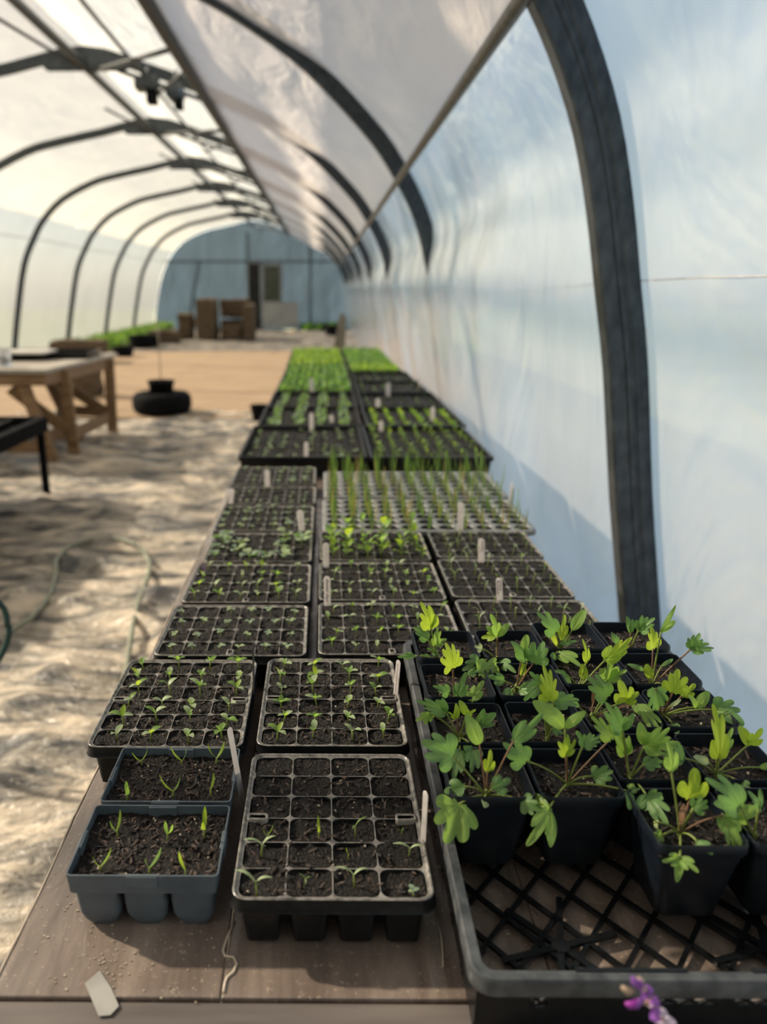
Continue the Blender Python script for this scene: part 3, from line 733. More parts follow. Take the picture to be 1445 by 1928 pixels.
# ---- grey six packs
def sixpack(label, x0, x1, y0, y1, seed):
    H = .064; zr = TZ+H; cx, cy = (x0+x1)/2, (y0+y1)/2; hw, hd = (x1-x0)/2-.0005, (y1-y0)/2-.0005
    e = empty('six_pack_tray', (cx, cy, TZ+.0005)); tag(e, label, 'tray', 'grey six pack trays')
    mb = MB()
    mb.loops([rr(0,0,hw-.0016,hd-.0016,.003,H-.016,2), rr(0,0,hw-.0014,hd-.0014,.003,H,2), rr(0,0,hw,hd,.004,H,2), rr(0,0,hw-.0015,hd-.0015,.004,H-.020,2), rr(0,0,hw-.006,hd-.006,.004,H-.021,2)])
    o = mb.build('rim', GREYP, e); sharp(o, 30)
    for (a, b_, hx, hy) in ((0, -1, .014, .001), (0, 1, .014, .001), (-1, 0, .001, .012), (1, 0, .001, .012)):
        mb = MB(); X, Y = a*(hw-.0012), b_*(hd-.0012)
        if a == 0: mb.box((X-hx, Y-.0022, H-.012), (X+hx, Y+.0022, H-.0005))
        else: mb.box((X-.0022, Y-hy, H-.014), (X+.0022, Y+hy, H-.0005))
        bevel(mb.build('panel', GREYP, e, smooth=False), .0006, 1)
    mb = MB(); cw, cd = (2*hw-.008)/3, (2*hd-.008)/2
    for j in range(2):
        for i in range(3):
            x = -hw+.004+cw*(i+.5); y = -hd+.004+cd*(j+.5)
            a = rr(x,y,cw/2-.0008,cd/2-.0008,.004,H-.019,3); b_ = rr(x,y,cw/2*.88,cd/2*.88,.006,.016,3); b2 = rr(x,y,cw/2*.80,cd/2*.80,.008,.008,3); c_ = rr(x,y,cw/2*.60,cd/2*.60,.006,.0,3)
            mb.loops([a, b_, b2, c_], cap='end')
    o = mb.build('cell', GREYP, e); sharp(o, 50)
    mb = MB()
    for x in (-cw/2, cw/2): mb.box((x-.0006, -hd+.003, H-.03), (x+.0006, hd-.003, H-.0095))
    mb.box((-hw+.003, -.0006, H-.03), (hw-.003, .0006, H-.0095))
    mb.build('divider', BLACKP, e, smooth=False)
    soil(e, hw-.0025, hd-.0025, H-.0105, .0018, seed, (3, 2), 380, .0042, .0062)
    return [(cx-hw+.004+cw*(i+.5), cy-hd+.004+cd*(j+.5), zr-.0105) for j in range(2) for i in range(3)]
c = sixpack('grey six pack tray at the front left corner of the table', -.2265, -.0905, .549, .646, 31)
for q, px in zip(c, ((190,1640),(282,1645),(350,1655),(222,1573),(316,1582),(385,1578))):
    p = onZ(px[0], px[1], q[2]); seedlings('spiky', [(p.x, p.y, q[2])], 'single upright green sprout in the front grey six pack', 'sprouts in the front grey six pack', px[0], True, (.95, 1.25), 0)
c = sixpack('grey six pack tray directly behind the front grey one', -.2245, -.091, .650, .745, 32)
for q, px in zip(c, ((240,1508),(326,1500),(398,1502),(267,1440),(343,1440),(408,1437))):
    p = onZ(px[0], px[1], q[2]); seedlings('spiky', [(p.x, p.y, q[2])], 'single upright green sprout in the rear grey six pack', 'sprouts in the rear grey six pack', px[0], True, (1.0, 1.35), 0)

# ------------------------------------------------------------------ web flat with pots
def webflat():
    x0, x1, y0, y1 = .114, .484, .452, .992; H = .058
    cx, cy = (x0+x1)/2, (y0+y1)/2; hw, hd = (x1-x0)/2, (y1-y0)/2
    e = empty('web_flat', (cx, cy, TZ+.012)); e.rotation_euler.x = R(2.3)
    tag(e, 'open black carrying flat with a lattice bottom, holding the square black pots', 'plant flat')
    mb = MB()
    mb.loops([rr(0,0,hw-.0105,hd-.0105,.008,H-.004,5), rr(0,0,hw-.010,hd-.010,.010,H,5), rr(0,0,hw-.002,hd-.002,.016,H+.0005,5), rr(0,0,hw,hd,.018,H-.002,5), rr(0,0,hw,hd,.018,H-.015,5), rr(0,0,hw-.004,hd-.004,.016,H-.015,5)])
    o = mb.build('rim', noisy('scuffed_rim_plastic', (.03, .034, .038), (.085, .09, .095), 60, .42, bs=.3, bd=.0008), e); sharp(o, 40)
    # rim ledges and moulded dots on the front
    for a_, b_ in ((-.105, -.02), (.03, .10)):
        mb = MB(); mb.box((a_, -hd+.009, H-.002), (b_, -hd+.0125, H+.0008)); mb.build('rim_step', BLACKP, e, smooth=False)
    mb = MB(); z0 = .0; it = .010
    wx, wy = hw-.006, hd-.006
    def wall(fix, axis, a0, a1):
        holes = [(a0+(a1-a0)*.34, a0+(a1-a0)*.52, .030, .040), (a0+(a1-a0)*.55, a0+(a1-a0)*.78, .030, .040), (a0+(a1-a0)*.115, a0+(a1-a0)*.155, .026, .037)]
        ed = sorted({a0, a1, *[h[0] for h in holes], *[h[1] for h in holes]}); zz = [0, .026, .030, .037, .040, .050]
        for p, q in zip(ed[:-1], ed[1:]):
            for u, v_ in zip(zz[:-1], zz[1:]):
                if any(h[0]-1e-6 <= p and q <= h[1]+1e-6 and h[2]-1e-6 <= u and v_ <= h[3]+1e-6 for h in holes): continue
                if axis == 'x': mb.box((p, fix-.001, u), (q, fix+.001, v_))
                else: mb.box((fix-.001, p, u), (fix+.001, q, v_))
        for h in holes:       # cross webs in the openings
            n = max(1, int((h[1]-h[0])/.014))
            for k in range(n):
                p, q = h[0]+(h[1]-h[0])*k/n, h[0]+(h[1]-h[0])*(k+1)/n
                for s_ in (0, 1):
                    za, zb = (h[2], h[3]) if s_ else (h[3], h[2])
                    A, B = ((p, fix, za), (q, fix, zb)) if axis == 'x' else ((fix, p, za), (fix, q, zb))
                    mb.bar(A, B, .002, .002)
    wall(-wy, 'x', -wx, wx); wall(wy, 'x', -wx, wx); wall(-wx, 'y', -wy, wy); wall(wx, 'y', -wy, wy)
    mb.build('side_wall', BLACKP, e, smooth=False)
    mb = MB(); sp_ = .034
    def clip(p, d):
        ts = []
        for (lo, hi, a, b_) in ((-wx, wx, p[0], d[0]), (-wy, wy, p[1], d[1])):
            t0, t1 = sorted(((lo-a)/b_, (hi-a)/b_)); ts.append((t0, t1))
        t0 = max(ts[0][0], ts[1][0]); t1 = min(ts[0][1], ts[1][1])
        return (t0, t1) if t1-t0 > .004 else None
    for s_ in (1, -1):
        d = (math.cos(R(50)), s_*math.sin(R(50))); n = (-d[1], d[0])
        for k in range(-14, 15):
            p = (n[0]*k*sp_+.003, n[1]*k*sp_); t_ = clip(p, d)
            if t_: mb.bar((p[0]+d[0]*t_[0], p[1]+d[1]*t_[0], .002), (p[0]+d[0]*t_[1], p[1]+d[1]*t_[1], .002), .0042, .004)
    for X in (-.09, .09):
        for Y in (-.19, -.02, .15):
            for k in range(6):
                a = R(60*k+15); mb.bar((X, Y, .003), (X+.055*math.cos(a), Y+.055*math.sin(a), .003), .0055, .004)
            mb.tube([(X, Y, .001), (X, Y, .006)], .008, 12)
    o = mb.build('lattice_bottom', BLACKP, e, smooth=False)
    return e
webflat()
def pot_mesh():
    mb = MB(); H = .086; hw = .0395
    mb.loops([rr(0,0,hw-.0015,hw-.0015,.007,H-.006,4), rr(0,0,hw-.0018,hw-.0018,.007,H,4), rr(0,0,hw-.0006,hw-.0006,.008,H+.0006,4), rr(0,0,hw,hw,.008,H-.001,4), rr(0,0,hw,hw,.008,H-.009,4), rr(0,0,hw-.0025,hw-.0025,.008,H-.010,4),
              rr(0,0,hw-.005,hw-.005,.009,H-.03,4), rr(0,0,hw-.012,hw-.012,.010,.004,4), rr(0,0,hw-.015,hw-.015,.008,0,4)], cap='end')
    mb.loops([rr(0,0,hw-.0018,hw-.0018,.007,H-.0005,4), rr(0,0,hw-.004,hw-.004,.007,H-.022,4)])
    return mb
pm = None
POTX = {1: .159, 2: .2425, 3: .3245, 4: .4065}
ROWS = {1: [.637, .720, .805, .893], 2: [.637, .722, .808, .895], 3: [.577, .663, .748, .833, .918], 4: [.578, .664, .749, .834, .920]}
ORD = ['front', 'second', 'third', 'fourth', 'back']
POTS = {}
for cidx in (1, 2, 3, 4):
    for ri, y in enumerate(ROWS[cidx]):
        z = TZ+.0165+(y-.45)*.040+.0005
        row = ORD[ri]; cn = {1: 'leftmost column', 2: 'second column from the left', 3: 'third column from the left', 4: 'column next to the wall'}[cidx].replace(' from the left', '')
        e = empty('plant_pot', (POTX[cidx], y, z)); tag(e, 'square navy-black pot, %s pot of the %s in the lattice flat' % (row, cn), 'pot', 'square black pots in the lattice flat')
        if pm is None: pm = pot_mesh().mesh('pot_body', POTP)
        o = obj('pot_body', pm, e); sharp(o, 45)
        soil(e, .0362, .0362, .086-.013, .0022, 50+cidx*7+ri, None, 75, .0038, .0075)
        POTS[(cidx, ri)] = (e, POTX[cidx], y, z+.073)

# ---- plants: (pot), base pixel, leaves [ (petiole end), [(tip, width, lobes)], shade, reddish petiole ]
g, mg, yg, bgm = LG, LM, LY, LB
PL = {
 (1,0): ((916,1499), [((865,1514), [((838,1580), 1.05, 5)], mg, 0), ((853,1424), [((799,1396), .9, 5)], g, 0), ((874,1481), [((836,1491), .8, 3)], g, 0),
         ((918,1452), [((925,1415), .55, 3)], yg, 1), ((903,1402), [((882,1348), .55, 0)], mg, 1), ((968,1394), [((1022,1347), .42, 3)], g, 1), ((984,1509), [((1018,1528), .9, 5)], g, 0),
         ((913,1505), [((914,1518), 1., 0)], LP, 0), ((928,1484), [((963,1468), .8, 3)], g, 0)]),
 (2,0): ((1069,1477), [((1034,1523), [((1050,1587), .34, 0), ((997,1586), .42, 3), ((993,1491), .42, 0)], mg, 0), ((991,1433), [((953,1402), .8, 5)], g, 0), ((1150,1392), [((1119,1352), .5, 5)], mg, 1),
         ((1099,1402), [((1132,1386), .7, 7), ((1090,1378), .6, 3)], g, 0), ((1118,1462), [((1154,1452), .9, 5)], g, 0), ((1185,1490), [((1189,1527), .42, 0), ((1208,1484), .5, 3)], g, 0),
         ((1066,1423), [((1054,1398), .6, 3), ((1086,1394), .5, 3), ((1069,1384), .4, 0)], yg, 1), ((1064,1370), [((1010,1320), .46, 0), ((1101,1340), .42, 0)], mg, 0)]),
 (3,0): ((1281,1569), [((1281,1615), [((1285,1652), .4, 0), ((1250,1622), .6, 3), ((1315,1640), .6, 3)], mg, 0), ((1248,1573), [((1230,1578), 1., 5)], mg, 0), ((1300,1503), [((1310,1450), .85, 3)], yg, 1),
         ((1282,1550), [((1289,1514), .38, 0)], PETR, 1), ((1306,1522), [((1333,1508), 1., 5)], g, 0), ((1264,1450), [((1263,1400), .5, 3)], mg, 0), ((1366,1535), [((1440,1523), .4, 0), ((1443,1566), .45, 3), ((1409,1606), .5, 5)], mg, 1),
         ((1314,1585), [((1342,1606), .9, 3)], g, 0), ((1232,1548), [((1244,1556), .6, 0)], LP, 0)]),
 (4,0): ((1420,1578), [((1395,1519), [((1342,1468), .6, 5), ((1349,1512), .6, 0)], g, 0), ((1429,1523), [((1416,1492), .4, 0), ((1436,1488), .4, 0)], g, 0)]),
 (4,1): ((1349,1459), [((1287,1428), [((1240,1416), .55, 5), ((1263,1394), .5, 3), ((1270,1430), .5, 0)], g, 0), ((1351,1425), [((1354,1336), .34, 5)], yg, 0), ((1360,1415), [((1380,1372), .4, 3)], mg, 0),
         ((1410,1402), [((1397,1369), .6, 0), ((1437,1374), .6, 3)], yg, 0), ((1431,1445), [((1462,1440), .5, 0)], mg, 0), ((1394,1474), [((1416,1487), .8, 3)], g, 0), ((1337,1436), [((1311,1425), .4, 0)], LP, 0)]),
 (4,2): ((1247,1350), [((1268,1303), [((1280,1262), .95, 5)], yg, 1), ((1285,1310), [((1312,1289), .7, 3)], yg, 1), ((1235,1296), [((1241,1345), .95, 7)], g, 1), ((1262,1330), [((1284,1317), .35, 0)], LP, 0), ((1345,1336), [((1398,1336), .8, 5), ((1401,1360), .55, 0), ((1352,1316), .5, 3)], g, 0), ((1266,1362), [((1276,1378), .8, 0)], g, 0),
         ((1312,1332), [((1336,1302), .6, 0), ((1302,1310), .5, 0)], mg, 0)]),
 (4,3): ((1227,1293), [((1302,1222), [((1346,1218), .5, 5), ((1319,1194), .7, 5), ((1298,1201), .6, 0)], g, 1), ((1230,1221), [((1229,1181), .7, 5)], yg, 1), ((1245,1190), [((1272,1168), .45, 0), ((1274,1140), .16, 0)], mg, 0), ((1226,1277), [((1218,1252), .6, 0)], yg, 0),
         ((1214,1262), [((1184,1250), .3, 0)], g, 0), ((1246,1254), [((1270,1240), .3, 0)], g, 0), ((1246,1288), [((1255,1286), .5, 0)], LP, 0)]),
 (4,4): ((1188,1232), [((1203,1186), [((1233,1164), .7, 5), ((1210,1160), .6, 3)], g, 0), ((1188,1192), [((1183,1161), .4, 0), ((1193,1167), .4, 0)], g, 1), ((1165,1212), [((1154,1193), .6, 0)], g, 0), ((1200,1225), [((1222,1221), .4, 0)], g, 0)]),
 (3,4): ((1056,1226), [((1046,1190), [((1018,1154), .6, 5)], g, 0), ((1058,1203), [((1063,1160), .4, 3)], yg, 1), ((1078,1186), [((1102,1148), .5, 0)], mg, 0), ((1053,1231), [((1094,1250), .6, 3)], mg, 0), ((1056,1212), [((1086,1207), .5, 3)], g, 0), ((1050,1215), [((1040,1194), .5, 0)], yg, 0), ((1047,1232), [((1040,1240), .8, 0)], g, 0)]),
 (3,3): ((1095,1304), [((1104,1247), [((1102,1205), .36, 3)], yg, 0), ((1100,1279), [((1098,1253), .6, 0)], yg, 0), ((1142,1241), [((1191,1200), .42, 5), ((1183,1224), .4, 0)], yg, 0), ((1142,1281), [((1153,1239), .8, 3), ((1180,1262), .5, 3)], mg, 0), ((1062,1268), [((1046,1262), .5, 0)], g, 0), ((1076,1290), [((1060,1262), .3, 0)], g, 0)]),
 (3,2): ((1114,1354), [((1145,1312), [((1110,1275), .7, 5)], g, 0), ((1178,1322), [((1171,1284), .85, 3), ((1204,1304), .75, 3)], yg, 0), ((1200,1327), [((1244,1372), .4, 5)], mg, 1), ((1117,1325), [((1120,1293), .25, 0)], PETR, 1), ((1130,1322), [((1140,1312), .6, 0)], g, 0), ((1090,1330), [((1080,1322), .5, 0)], g, 0)]),
 (3,1): ((1186,1467), [((1173,1375), [((1145,1326), .45, 5), ((1195,1345), .4, 0)], g, 0), ((1178,1420), [((1163,1380), .36, 0), ((1188,1388), .4, 0), ((1150,1352), .3, 5)], mg, 1), ((1214,1404), [((1206,1363), .5, 0), ((1263,1374), .6, 5), ((1284,1397), .5, 5)], mg, 0), ((1213,1439), [((1253,1434), .55, 5)], g, 0),
         ((1219,1499), [((1255,1543), .6, 5), ((1201,1520), .5, 0), ((1251,1494), .5, 3)], g, 0), ((1187,1474), [((1190,1486), .8, 0)], mg, 0)]),
 (2,3): ((936,1246), [((937,1198), [((929,1158), .5, 3), ((917,1178), .5, 0), ((959,1174), .5, 0)], mg, 1), ((935,1197), [((906,1200), .6, 3)], yg, 0), ((908,1222), [((895,1217), .9, 3)], LP, 0), ((905,1246), [((874,1260), .7, 5)], g, 0), ((903,1266), [((948,1247), .55, 5)], mg, 0), ((944,1244), [((968,1263), .5, 3)], g, 0)]),
 (2,2): ((972,1299), [((983,1238), [((993,1199), .8, 3)], mg, 1), ((1006,1247), [((1022,1210), .85, 5)], g, 1), ((984,1272), [((985,1250), .6, 0)], yg, 1), ((950,1284), [((922,1272), .7, 3)], g, 0), ((980,1298), [((1022,1292), .55, 3), ((1002,1315), .5, 3)], g, 0), ((995,1243), [((968,1208), .6, 3)], g, 0), ((965,1300), [((950,1310), .8, 0)], g, 0)]),
 (2,1): ((1031,1395), [((1034,1318), [((1030,1256), .62, 7)], yg, 0), ((1018,1290), [((984,1320), .45, 3), ((999,1265), .6, 3), ((1004,1300), .5, 5)], g, 0), ((1045,1320), [((1096,1317), .5, 5), ((1060,1330), .6, 3)], g, 0), ((1040,1372), [((1062,1382), .7, 3)], g, 0), ((1028,1345), [((1040,1325), .5, 0)], mg, 0)]),
 (1,3): ((826,1253), [((812,1183), [((796,1136), .6, 5), ((814,1145), .4, 0)], yg, 0), ((806,1203), [((780,1181), .6, 5)], g, 0), ((818,1215), [((826,1183), .5, 5), ((842,1202), .6, 3)], mg, 0), ((825,1232), [((806,1220), .55, 3)], g, 0), ((782,1235), [((750,1236), .4, 3)], g, 0), ((812,1240), [((790,1232), .5, 3)], g, 0), ((843,1228), [((868,1224), .3, 0)], LP, 0)]),
 (1,2): ((857,1324), [((853,1258), [((843,1213), .85, 7)], yg, 1), ((862,1312), [((877,1268), .5, 3), ((855,1290), .6, 3)], g, 0), ((888,1320), [((911,1280), .5, 3), ((876,1297), .5, 0)], mg, 0), ((845,1304), [((819,1292), .6, 5)], g, 0), ((880,1270), [((905,1262), .5, 3)], g, 0)]),
 (1,1): ((866,1390), [((840,1341), [((787,1318), .42, 5), ((834,1317), .5, 0)], g, 0), ((812,1344), [((783,1357), .5, 3), ((799,1365), .6, 3), ((818,1352), .5, 0)], mg, 0), ((860,1353), [((845,1340), .5, 3), ((861,1326), .5, 0)], yg, 1), ((879,1346), [((867,1319), .6, 0), ((894,1337), .55, 3)], yg, 0),
         ((900,1365), [((912,1339), .5, 0), ((933,1344), .5, 0), ((932,1364), .4, 0)], g, 0), ((866,1415), [((855,1457), .5, 5), ((842,1442), .5, 0)], g, 0), ((890,1408), [((877,1428), .6, 3), ((890,1447), .55, 5)], g, 0)]),
}
PDESC = {(1,0): 'with a big rounded hanging leaf', (2,0): 'with a long cut hanging leaf', (3,0): 'with a cupped yellow-green leaf', (4,0): 'with blue-green leaves'}
for key, (bpx, leaves) in PL.items():
    e_, X, Y, Z = POTS[key]
    b3 = onZ(bpx[0], bpx[1], Z+.002)
    b3.x = min(max(b3.x, X-.03), X+.03); b3.y = min(max(b3.y, Y-.03), Y+.03)
    col = {1: 'leftmost column', 2: 'second column', 3: 'third column', 4: 'column next to the wall'}[key[0]]
    e = empty('potted_seedling', b3); tag(e, ('seedling %s in the %s pot of the %s' % (PDESC.get(key, 'with cut green leaves'), ORD[key[1]], col))[:110], 'seedling', 'lobed-leaf seedlings in the black pots')
    mb = MB(); mb.tube([(0,0,-.008), (0,0,.004), (0,0,.008)], [.0022, .0026, .0014], 8); mb.build('crown', PET, e)
    def P3(px, dy=0):
        p = onY(px[0], px[1], b3.y+dy)
        zmin = Z+.009 if abs(px[0]-bpx[0]) < 120 else Z+.012
        if p.z < zmin: p = onZ(px[0], px[1], zmin)
        return p-b3
    for li, (Epx, tips, shade, red) in enumerate(leaves):
        rnd = random.Random(key[0]*100+key[1]*10+li); dy = rnd.uniform(-.008, .008)
        E3 = P3(Epx, dy)
        mb = MB()
        for ti, (tp, wd, lb) in enumerate(tips):
            T3 = P3(tp, dy+rnd.uniform(-.006, .006))
            hang = tp[1] > Epx[1]+25
            if hang and key[1] == 0: T3 = E3+(T3-E3)*.8+Vector((0, .004, -.012))*(1 if tp[1] > 1540 else 0)
            blade_fan(mb, E3, T3, wd*(1.1 if lb else .80), lb, .16, (rnd.uniform(-.4, .3), -.75, .6) if not hang else (rnd.uniform(-.2, .2), -.8, .6), seed=li*7+ti+key[0]*3+key[1])
        lf = mb.build('leaf', shade, e)
        mid = E3*.5; hor = Vector((E3.x, E3.y, 0)).length
        mid.z = E3.z*.5+ (.006 if E3.z < hor else 0); mid.x *= .9; mid.y *= .9
        pts = []
        for k in range(8):
            u = k/7; pts.append(Vector((0,0,0))*(1-u)**2+mid*2*u*(1-u)+E3*u*u)
        mb = MB(); r_ = .00105 if len(tips) > 1 or abs(wd) > .8 else .0009
        mb.tube(pts, [r_*1.5, r_*1.2]+[r_]*6, 7); o = mb.build('petiole', PETR if red else PET, lf)

# water drops resting on leaves and soil of the front pots
WATER = newmat('water_drop')[0]; bb = WATER.node_tree.nodes['Principled BSDF']; setp(bb, Base_Color=(1,1,1,1), Roughness=.02, IOR=1.33, Transmission_Weight=.9)

# ------------------------------------------------------------------ far web flats with seedling rows
def strip(mb, x, y, z, rnd, h, wd, mats_n, n, upright=.8):
    for _ in range(n):
        a = rnd.uniform(0, 6.28); L = h*rnd.uniform(.6, 1.2); o_ = rnd.uniform(.2, .9)
        b_ = Vector((x+rnd.uniform(-.004, .004), y+rnd.uniform(-.004, .004), z+rnd.uniform(0, h*.6)))
        oval(mb, b_, b_+Vector((L*o_*math.cos(a), L*o_*math.sin(a), L*upright*rnd.uniform(.2, 1))), wd*rnd.uniform(.7, 1.2), rnd.randrange(mats_n), bend=.1, n=3)
flats = [  # x0,x1,y0,y1, nx, ny, crop style, label
 (-.262,.140,2.290,2.850, 8, 10, 'sparse', 'first black web flat on the left, sparse seedlings in brown soil'),
 (.146,.530,2.290,2.850, 7, 10, 'rows', 'first black web flat on the right, neat rows of bright green sprouts'),
 (-.250,.150,2.872,3.350, 4, 8, 'silver', 'second black web flat on the left, silvery green seedlings'),
 (.168,.550,2.876,3.335, 6, 6, 'yellow', 'second black web flat on the right, yellow-green sprouts'),
 (-.245,.158,3.365,3.850, 4, 7, 'silver', 'third black web flat on the left, silvery seedlings'),
 (.172,.550,3.368,3.850, 6, 8, 'bare', 'third black web flat on the right, dark nearly bare soil'),
 (-.240,.160,3.875,4.330, 9, 9, 'lush', 'fourth black web flat on the left, lush green seedlings'),
 (.176,.540,3.868,4.350, 6, 8, 'bare', 'fourth black web flat on the right, dark nearly bare soil'),
 (-.238,.160,4.350,4.810, 9, 9, 'lush', 'fifth black web flat on the left, lush green seedlings'),
 (.178,.530,4.370,4.860, 6, 8, 'bare', 'fifth black web flat on the right, dark soil with tiny sprouts'),
 (-.240,.160,4.830,5.290, 9, 9, 'lush', 'sixth black web flat on the left, lush bright green'),
 (.170,.510,4.900,5.300, 9, 8, 'yellowlush', 'sixth black web flat on the right, bright yellow-green'),
 (-.250,.160,5.340,5.800, 9, 9, 'yellowlush', 'seventh black web flat on the left, yellow-green seedlings'),
 (.168,.500,5.320,5.800, 9, 8, 'lush', 'seventh black web flat on the right, green seedlings'),
 (-.255,.155,5.820,6.300, 9, 9, 'yellowlush', 'eighth black web flat on the left, yellow-green seedlings'),
 (.165,.500,5.820,6.300, 9, 8, 'lush', 'eighth black web flat on the right, green seedlings'),
 (-.260,.150,6.320,6.760, 9, 9, 'yellowlush', 'farthest black web flat on the left, yellow-green seedlings'),
 (.155,.500,6.320,6.800, 9, 8, 'lush', 'farthest black web flat on the right, dark green seedlings'),
]
for fi, (x0, x1, y0, y1, nx, ny, sty, lab) in enumerate(flats):
    cx, cy = (x0+x1)/2, (y0+y1)/2; hw, hd = (x1-x0)/2, (y1-y0)/2; H = .066
    e = empty('web_flat', (cx, cy, TZ+.0005)); tag(e, lab, 'plant flat', 'black web flats at the far half of the table')
    mb = MB()
    mb.loops([rr(0,0,hw-.011,hd-.011,.006,.03,3), rr(0,0,hw-.010,hd-.010,.006,H,3), rr(0,0,hw-.001,hd-.001,.012,H+.0005,3), rr(0,0,hw,hd,.012,H-.002,3), rr(0,0,hw,hd,.012,H-.013,3), rr(0,0,hw-.006,hd-.006,.010,H-.014,3), rr(0,0,hw-.012,hd-.012,.010,0,3)], cap='end')
    o = mb.build('flat_body', DUSTY, e); sharp(o, 40)
    sg = .050
    so = soil(e, hw-.013, hd-.013, sg, .012, 70+fi, (nx, ny), 60, .004, .009)
    mb = MB()
    iw, idp = hw-.012, hd-.012
    for i in range(1, nx):
        x = -iw+2*iw*i/nx; mb.box((x-.0013, -idp, sg-.01), (x+.0013, idp, sg+.004))
    for j in range(1, ny):
        y = -idp+2*idp*j/ny; mb.box((-iw, y-.001, sg-.01), (iw, y+.001, sg+.003))
    mb.build('cell_divider', DUSTY, e, smooth=False)
    cells = [(cx-iw+2*iw*(i+.5)/nx, cy-idp+2*idp*(j+.5)/ny, TZ+sg) for j in range(ny) for i in range(nx)]
    if fi == 0:
        seedlings('round', cells, 'small pale-leaved seedling in the first left web flat', 'seedlings in the first left web flat', 80, False, (.5, .8), skip=.35); continue
    if fi == 1:
        seedlings('leafy', cells, 'bright green sprout in the first right web flat', 'sprouts in the first right web flat', 81, False, (.5, .8), skip=.1); continue
    rnd = random.Random(90+fi); mb = MB()
    mats = {'silver': [LB, LB, LM], 'yellow': [LM, LY, LM], 'bare': [LB, LG], 'lush': [LG, LG, LM], 'yellowlush': [LM, LY, LM]}[sty]
    for (x, y, z) in cells:
        if sty == 'bare':
            if rnd.random() < .5: strip(mb, x, y, z, rnd, .012, .008, 2, 3)
        elif sty == 'silver': 
            for _ in range(3): strip(mb, x+rnd.uniform(-.02, .02), y+rnd.uniform(-.02, .02), z, rnd, .022, .011, 3, 6)
        elif sty == 'yellow': strip(mb, x, y, z, rnd, .02, .015, 3, 7)
        else:
            for _ in range(2): strip(mb, x+rnd.uniform(-.012, .012), y+rnd.uniform(-.012, .012), z, rnd, .032, .014, len(mats), 7)
    o = mb.build('seedlings_mat' if False else 'seedling_foliage', mats)
    tag(o, {'silver': 'silvery green', 'yellow': 'yellow-green', 'bare': 'sparse tiny', 'lush': 'lush green', 'yellowlush': 'bright yellow-green'}[sty]+' seedlings growing in the '+lab.split(',')[0].replace('black ', ''), 'seedlings', kind='stuff')
purge_protos()

# ------------------------------------------------------------------ plant labels
def strokes(mb, x, z0, z1, amp, rnd):
    z = z0; pts = []
    while z > z1:
        pts.append((x+rnd.uniform(-amp, amp), -.0008, z)); z -= rnd.uniform(.0008, .0020)
    mb.tube(pts, .00022, 4)
def plabel(bx, by, tx, ty, wpx, label, text=None, zb=CH-.503, edge=0, tint=WHITE, faint=False, sunk=.02):
    b3 = onZ(bx, by, zb); t3 = onY(tx, ty, b3.y); d = t3-b3; L = d.length; depth = b3.y*1.03
    w_ = wpx*depth/FPX
    e = empty('plant_label', b3); tag(e, label, 'plant label', 'white plastic plant labels')
    e.rotation_euler = (0, math.atan2(d.x, d.z), 0)
    if edge: w_ = .008
    mb = MB(); n = 8; h = w_/2
    out = [(-h*.35, -sunk), (h*.35, -sunk), (h, -sunk+.01), (h, L-h)]+[(h*math.cos(R(180*k/n)), L-h+h*math.sin(R(180*k/n))) for k in range(1, n)]+[(-h, L-h), (-h, -sunk+.01)]
    ca, sa = math.cos(R(edge)), math.sin(R(edge))
    vs = []
    for yy in (-.0005, .0005):
        for (x, z) in out: vs.append((x*ca-yy*sa, x*sa+yy*ca, z))
    k = len(out); mb.add(vs, [tuple(range(k)), tuple(range(2*k-1, k-1, -1))]+[(i, k+i, k+(i+1) % k, (i+1) % k) for i in range(k)])
    o = mb.build('stake', tint, e, smooth=False)
    if text:
        rnd = random.Random(int(bx))
        ink = INKF if faint else INK
        lines = text if isinstance(text, list) else [text]
        for li, tx_ in enumerate(lines):
            off = (0 if len(lines) == 1 else (.22 if li == 0 else -.22))*w_
            if tx_.startswith('~'):
                mb = MB(); f0, f1 = [float(q) for q in tx_[1:].split(',')]
                strokes(mb, off, L*f1, L*f0, w_*.14, rnd); t_o = mb.build('writing', ink, e)
                if edge: t_o.rotation_euler.z = R(edge)
            else:
                cu = bpy.data.curves.new('w', 'FONT'); cu.body = tx_; cu.size = w_*(.62 if len(lines) == 1 else .50); cu.extrude = .00012; cu.shear = .25; cu.align_x = 'LEFT'; cu.resolution_u = 2; cu.offset = .00006
                tmp = bpy.data.objects.new('w', cu); COL.objects.link(tmp)
                dg = bpy.context.evaluated_depsgraph_get(); me = bpy.data.meshes.new_from_object(tmp.evaluated_get(dg)); me.materials.clear(); me.materials.append(ink)
                xs = [v.co.x for v in me.vertices]; ln = max(xs)-min(xs)
                bpy.data.objects.remove(tmp)
                want = L*.80 if len(lines) == 1 else L*(.42 if li == 0 else .60)
                s_ = want/ln
                for v in me.vertices:
                    x, y, z = v.co; v.co = (y+off-w_*.17, -.0007-z, L*.93-(x*s_))
                t_o = obj('writing', me, e)
    return e
plabel(617,1143,616,1085,13, 'white plant label reading Aster, standing between two middle trays', 'Aster Apr')
plabel(614,1067,614,1022,12, 'white plant label with two columns of small writing beside the tall leafy seedlings', ['~.2,.95', '~.25,.95'])
plabel(569,1003,565,960,12, 'white label with faint writing in front of the drooping greyish seedlings', '~.2,.9', faint=True)
plabel(867,1000,869,946,12, 'white plant label with small writing at the front of the plug tray', ['~.6,.95', '~.45,.95'])
plabel(907,1060,907,1014,12, 'white plant label reading Cosmos, the farther of the two', ['Cosmos', '~.4,.75'])
plabel(942,1135,940,1088,12, 'white plant label reading Cosmos Rubenza, nearer of the two', ['Cosmos', 'Rubenza'])
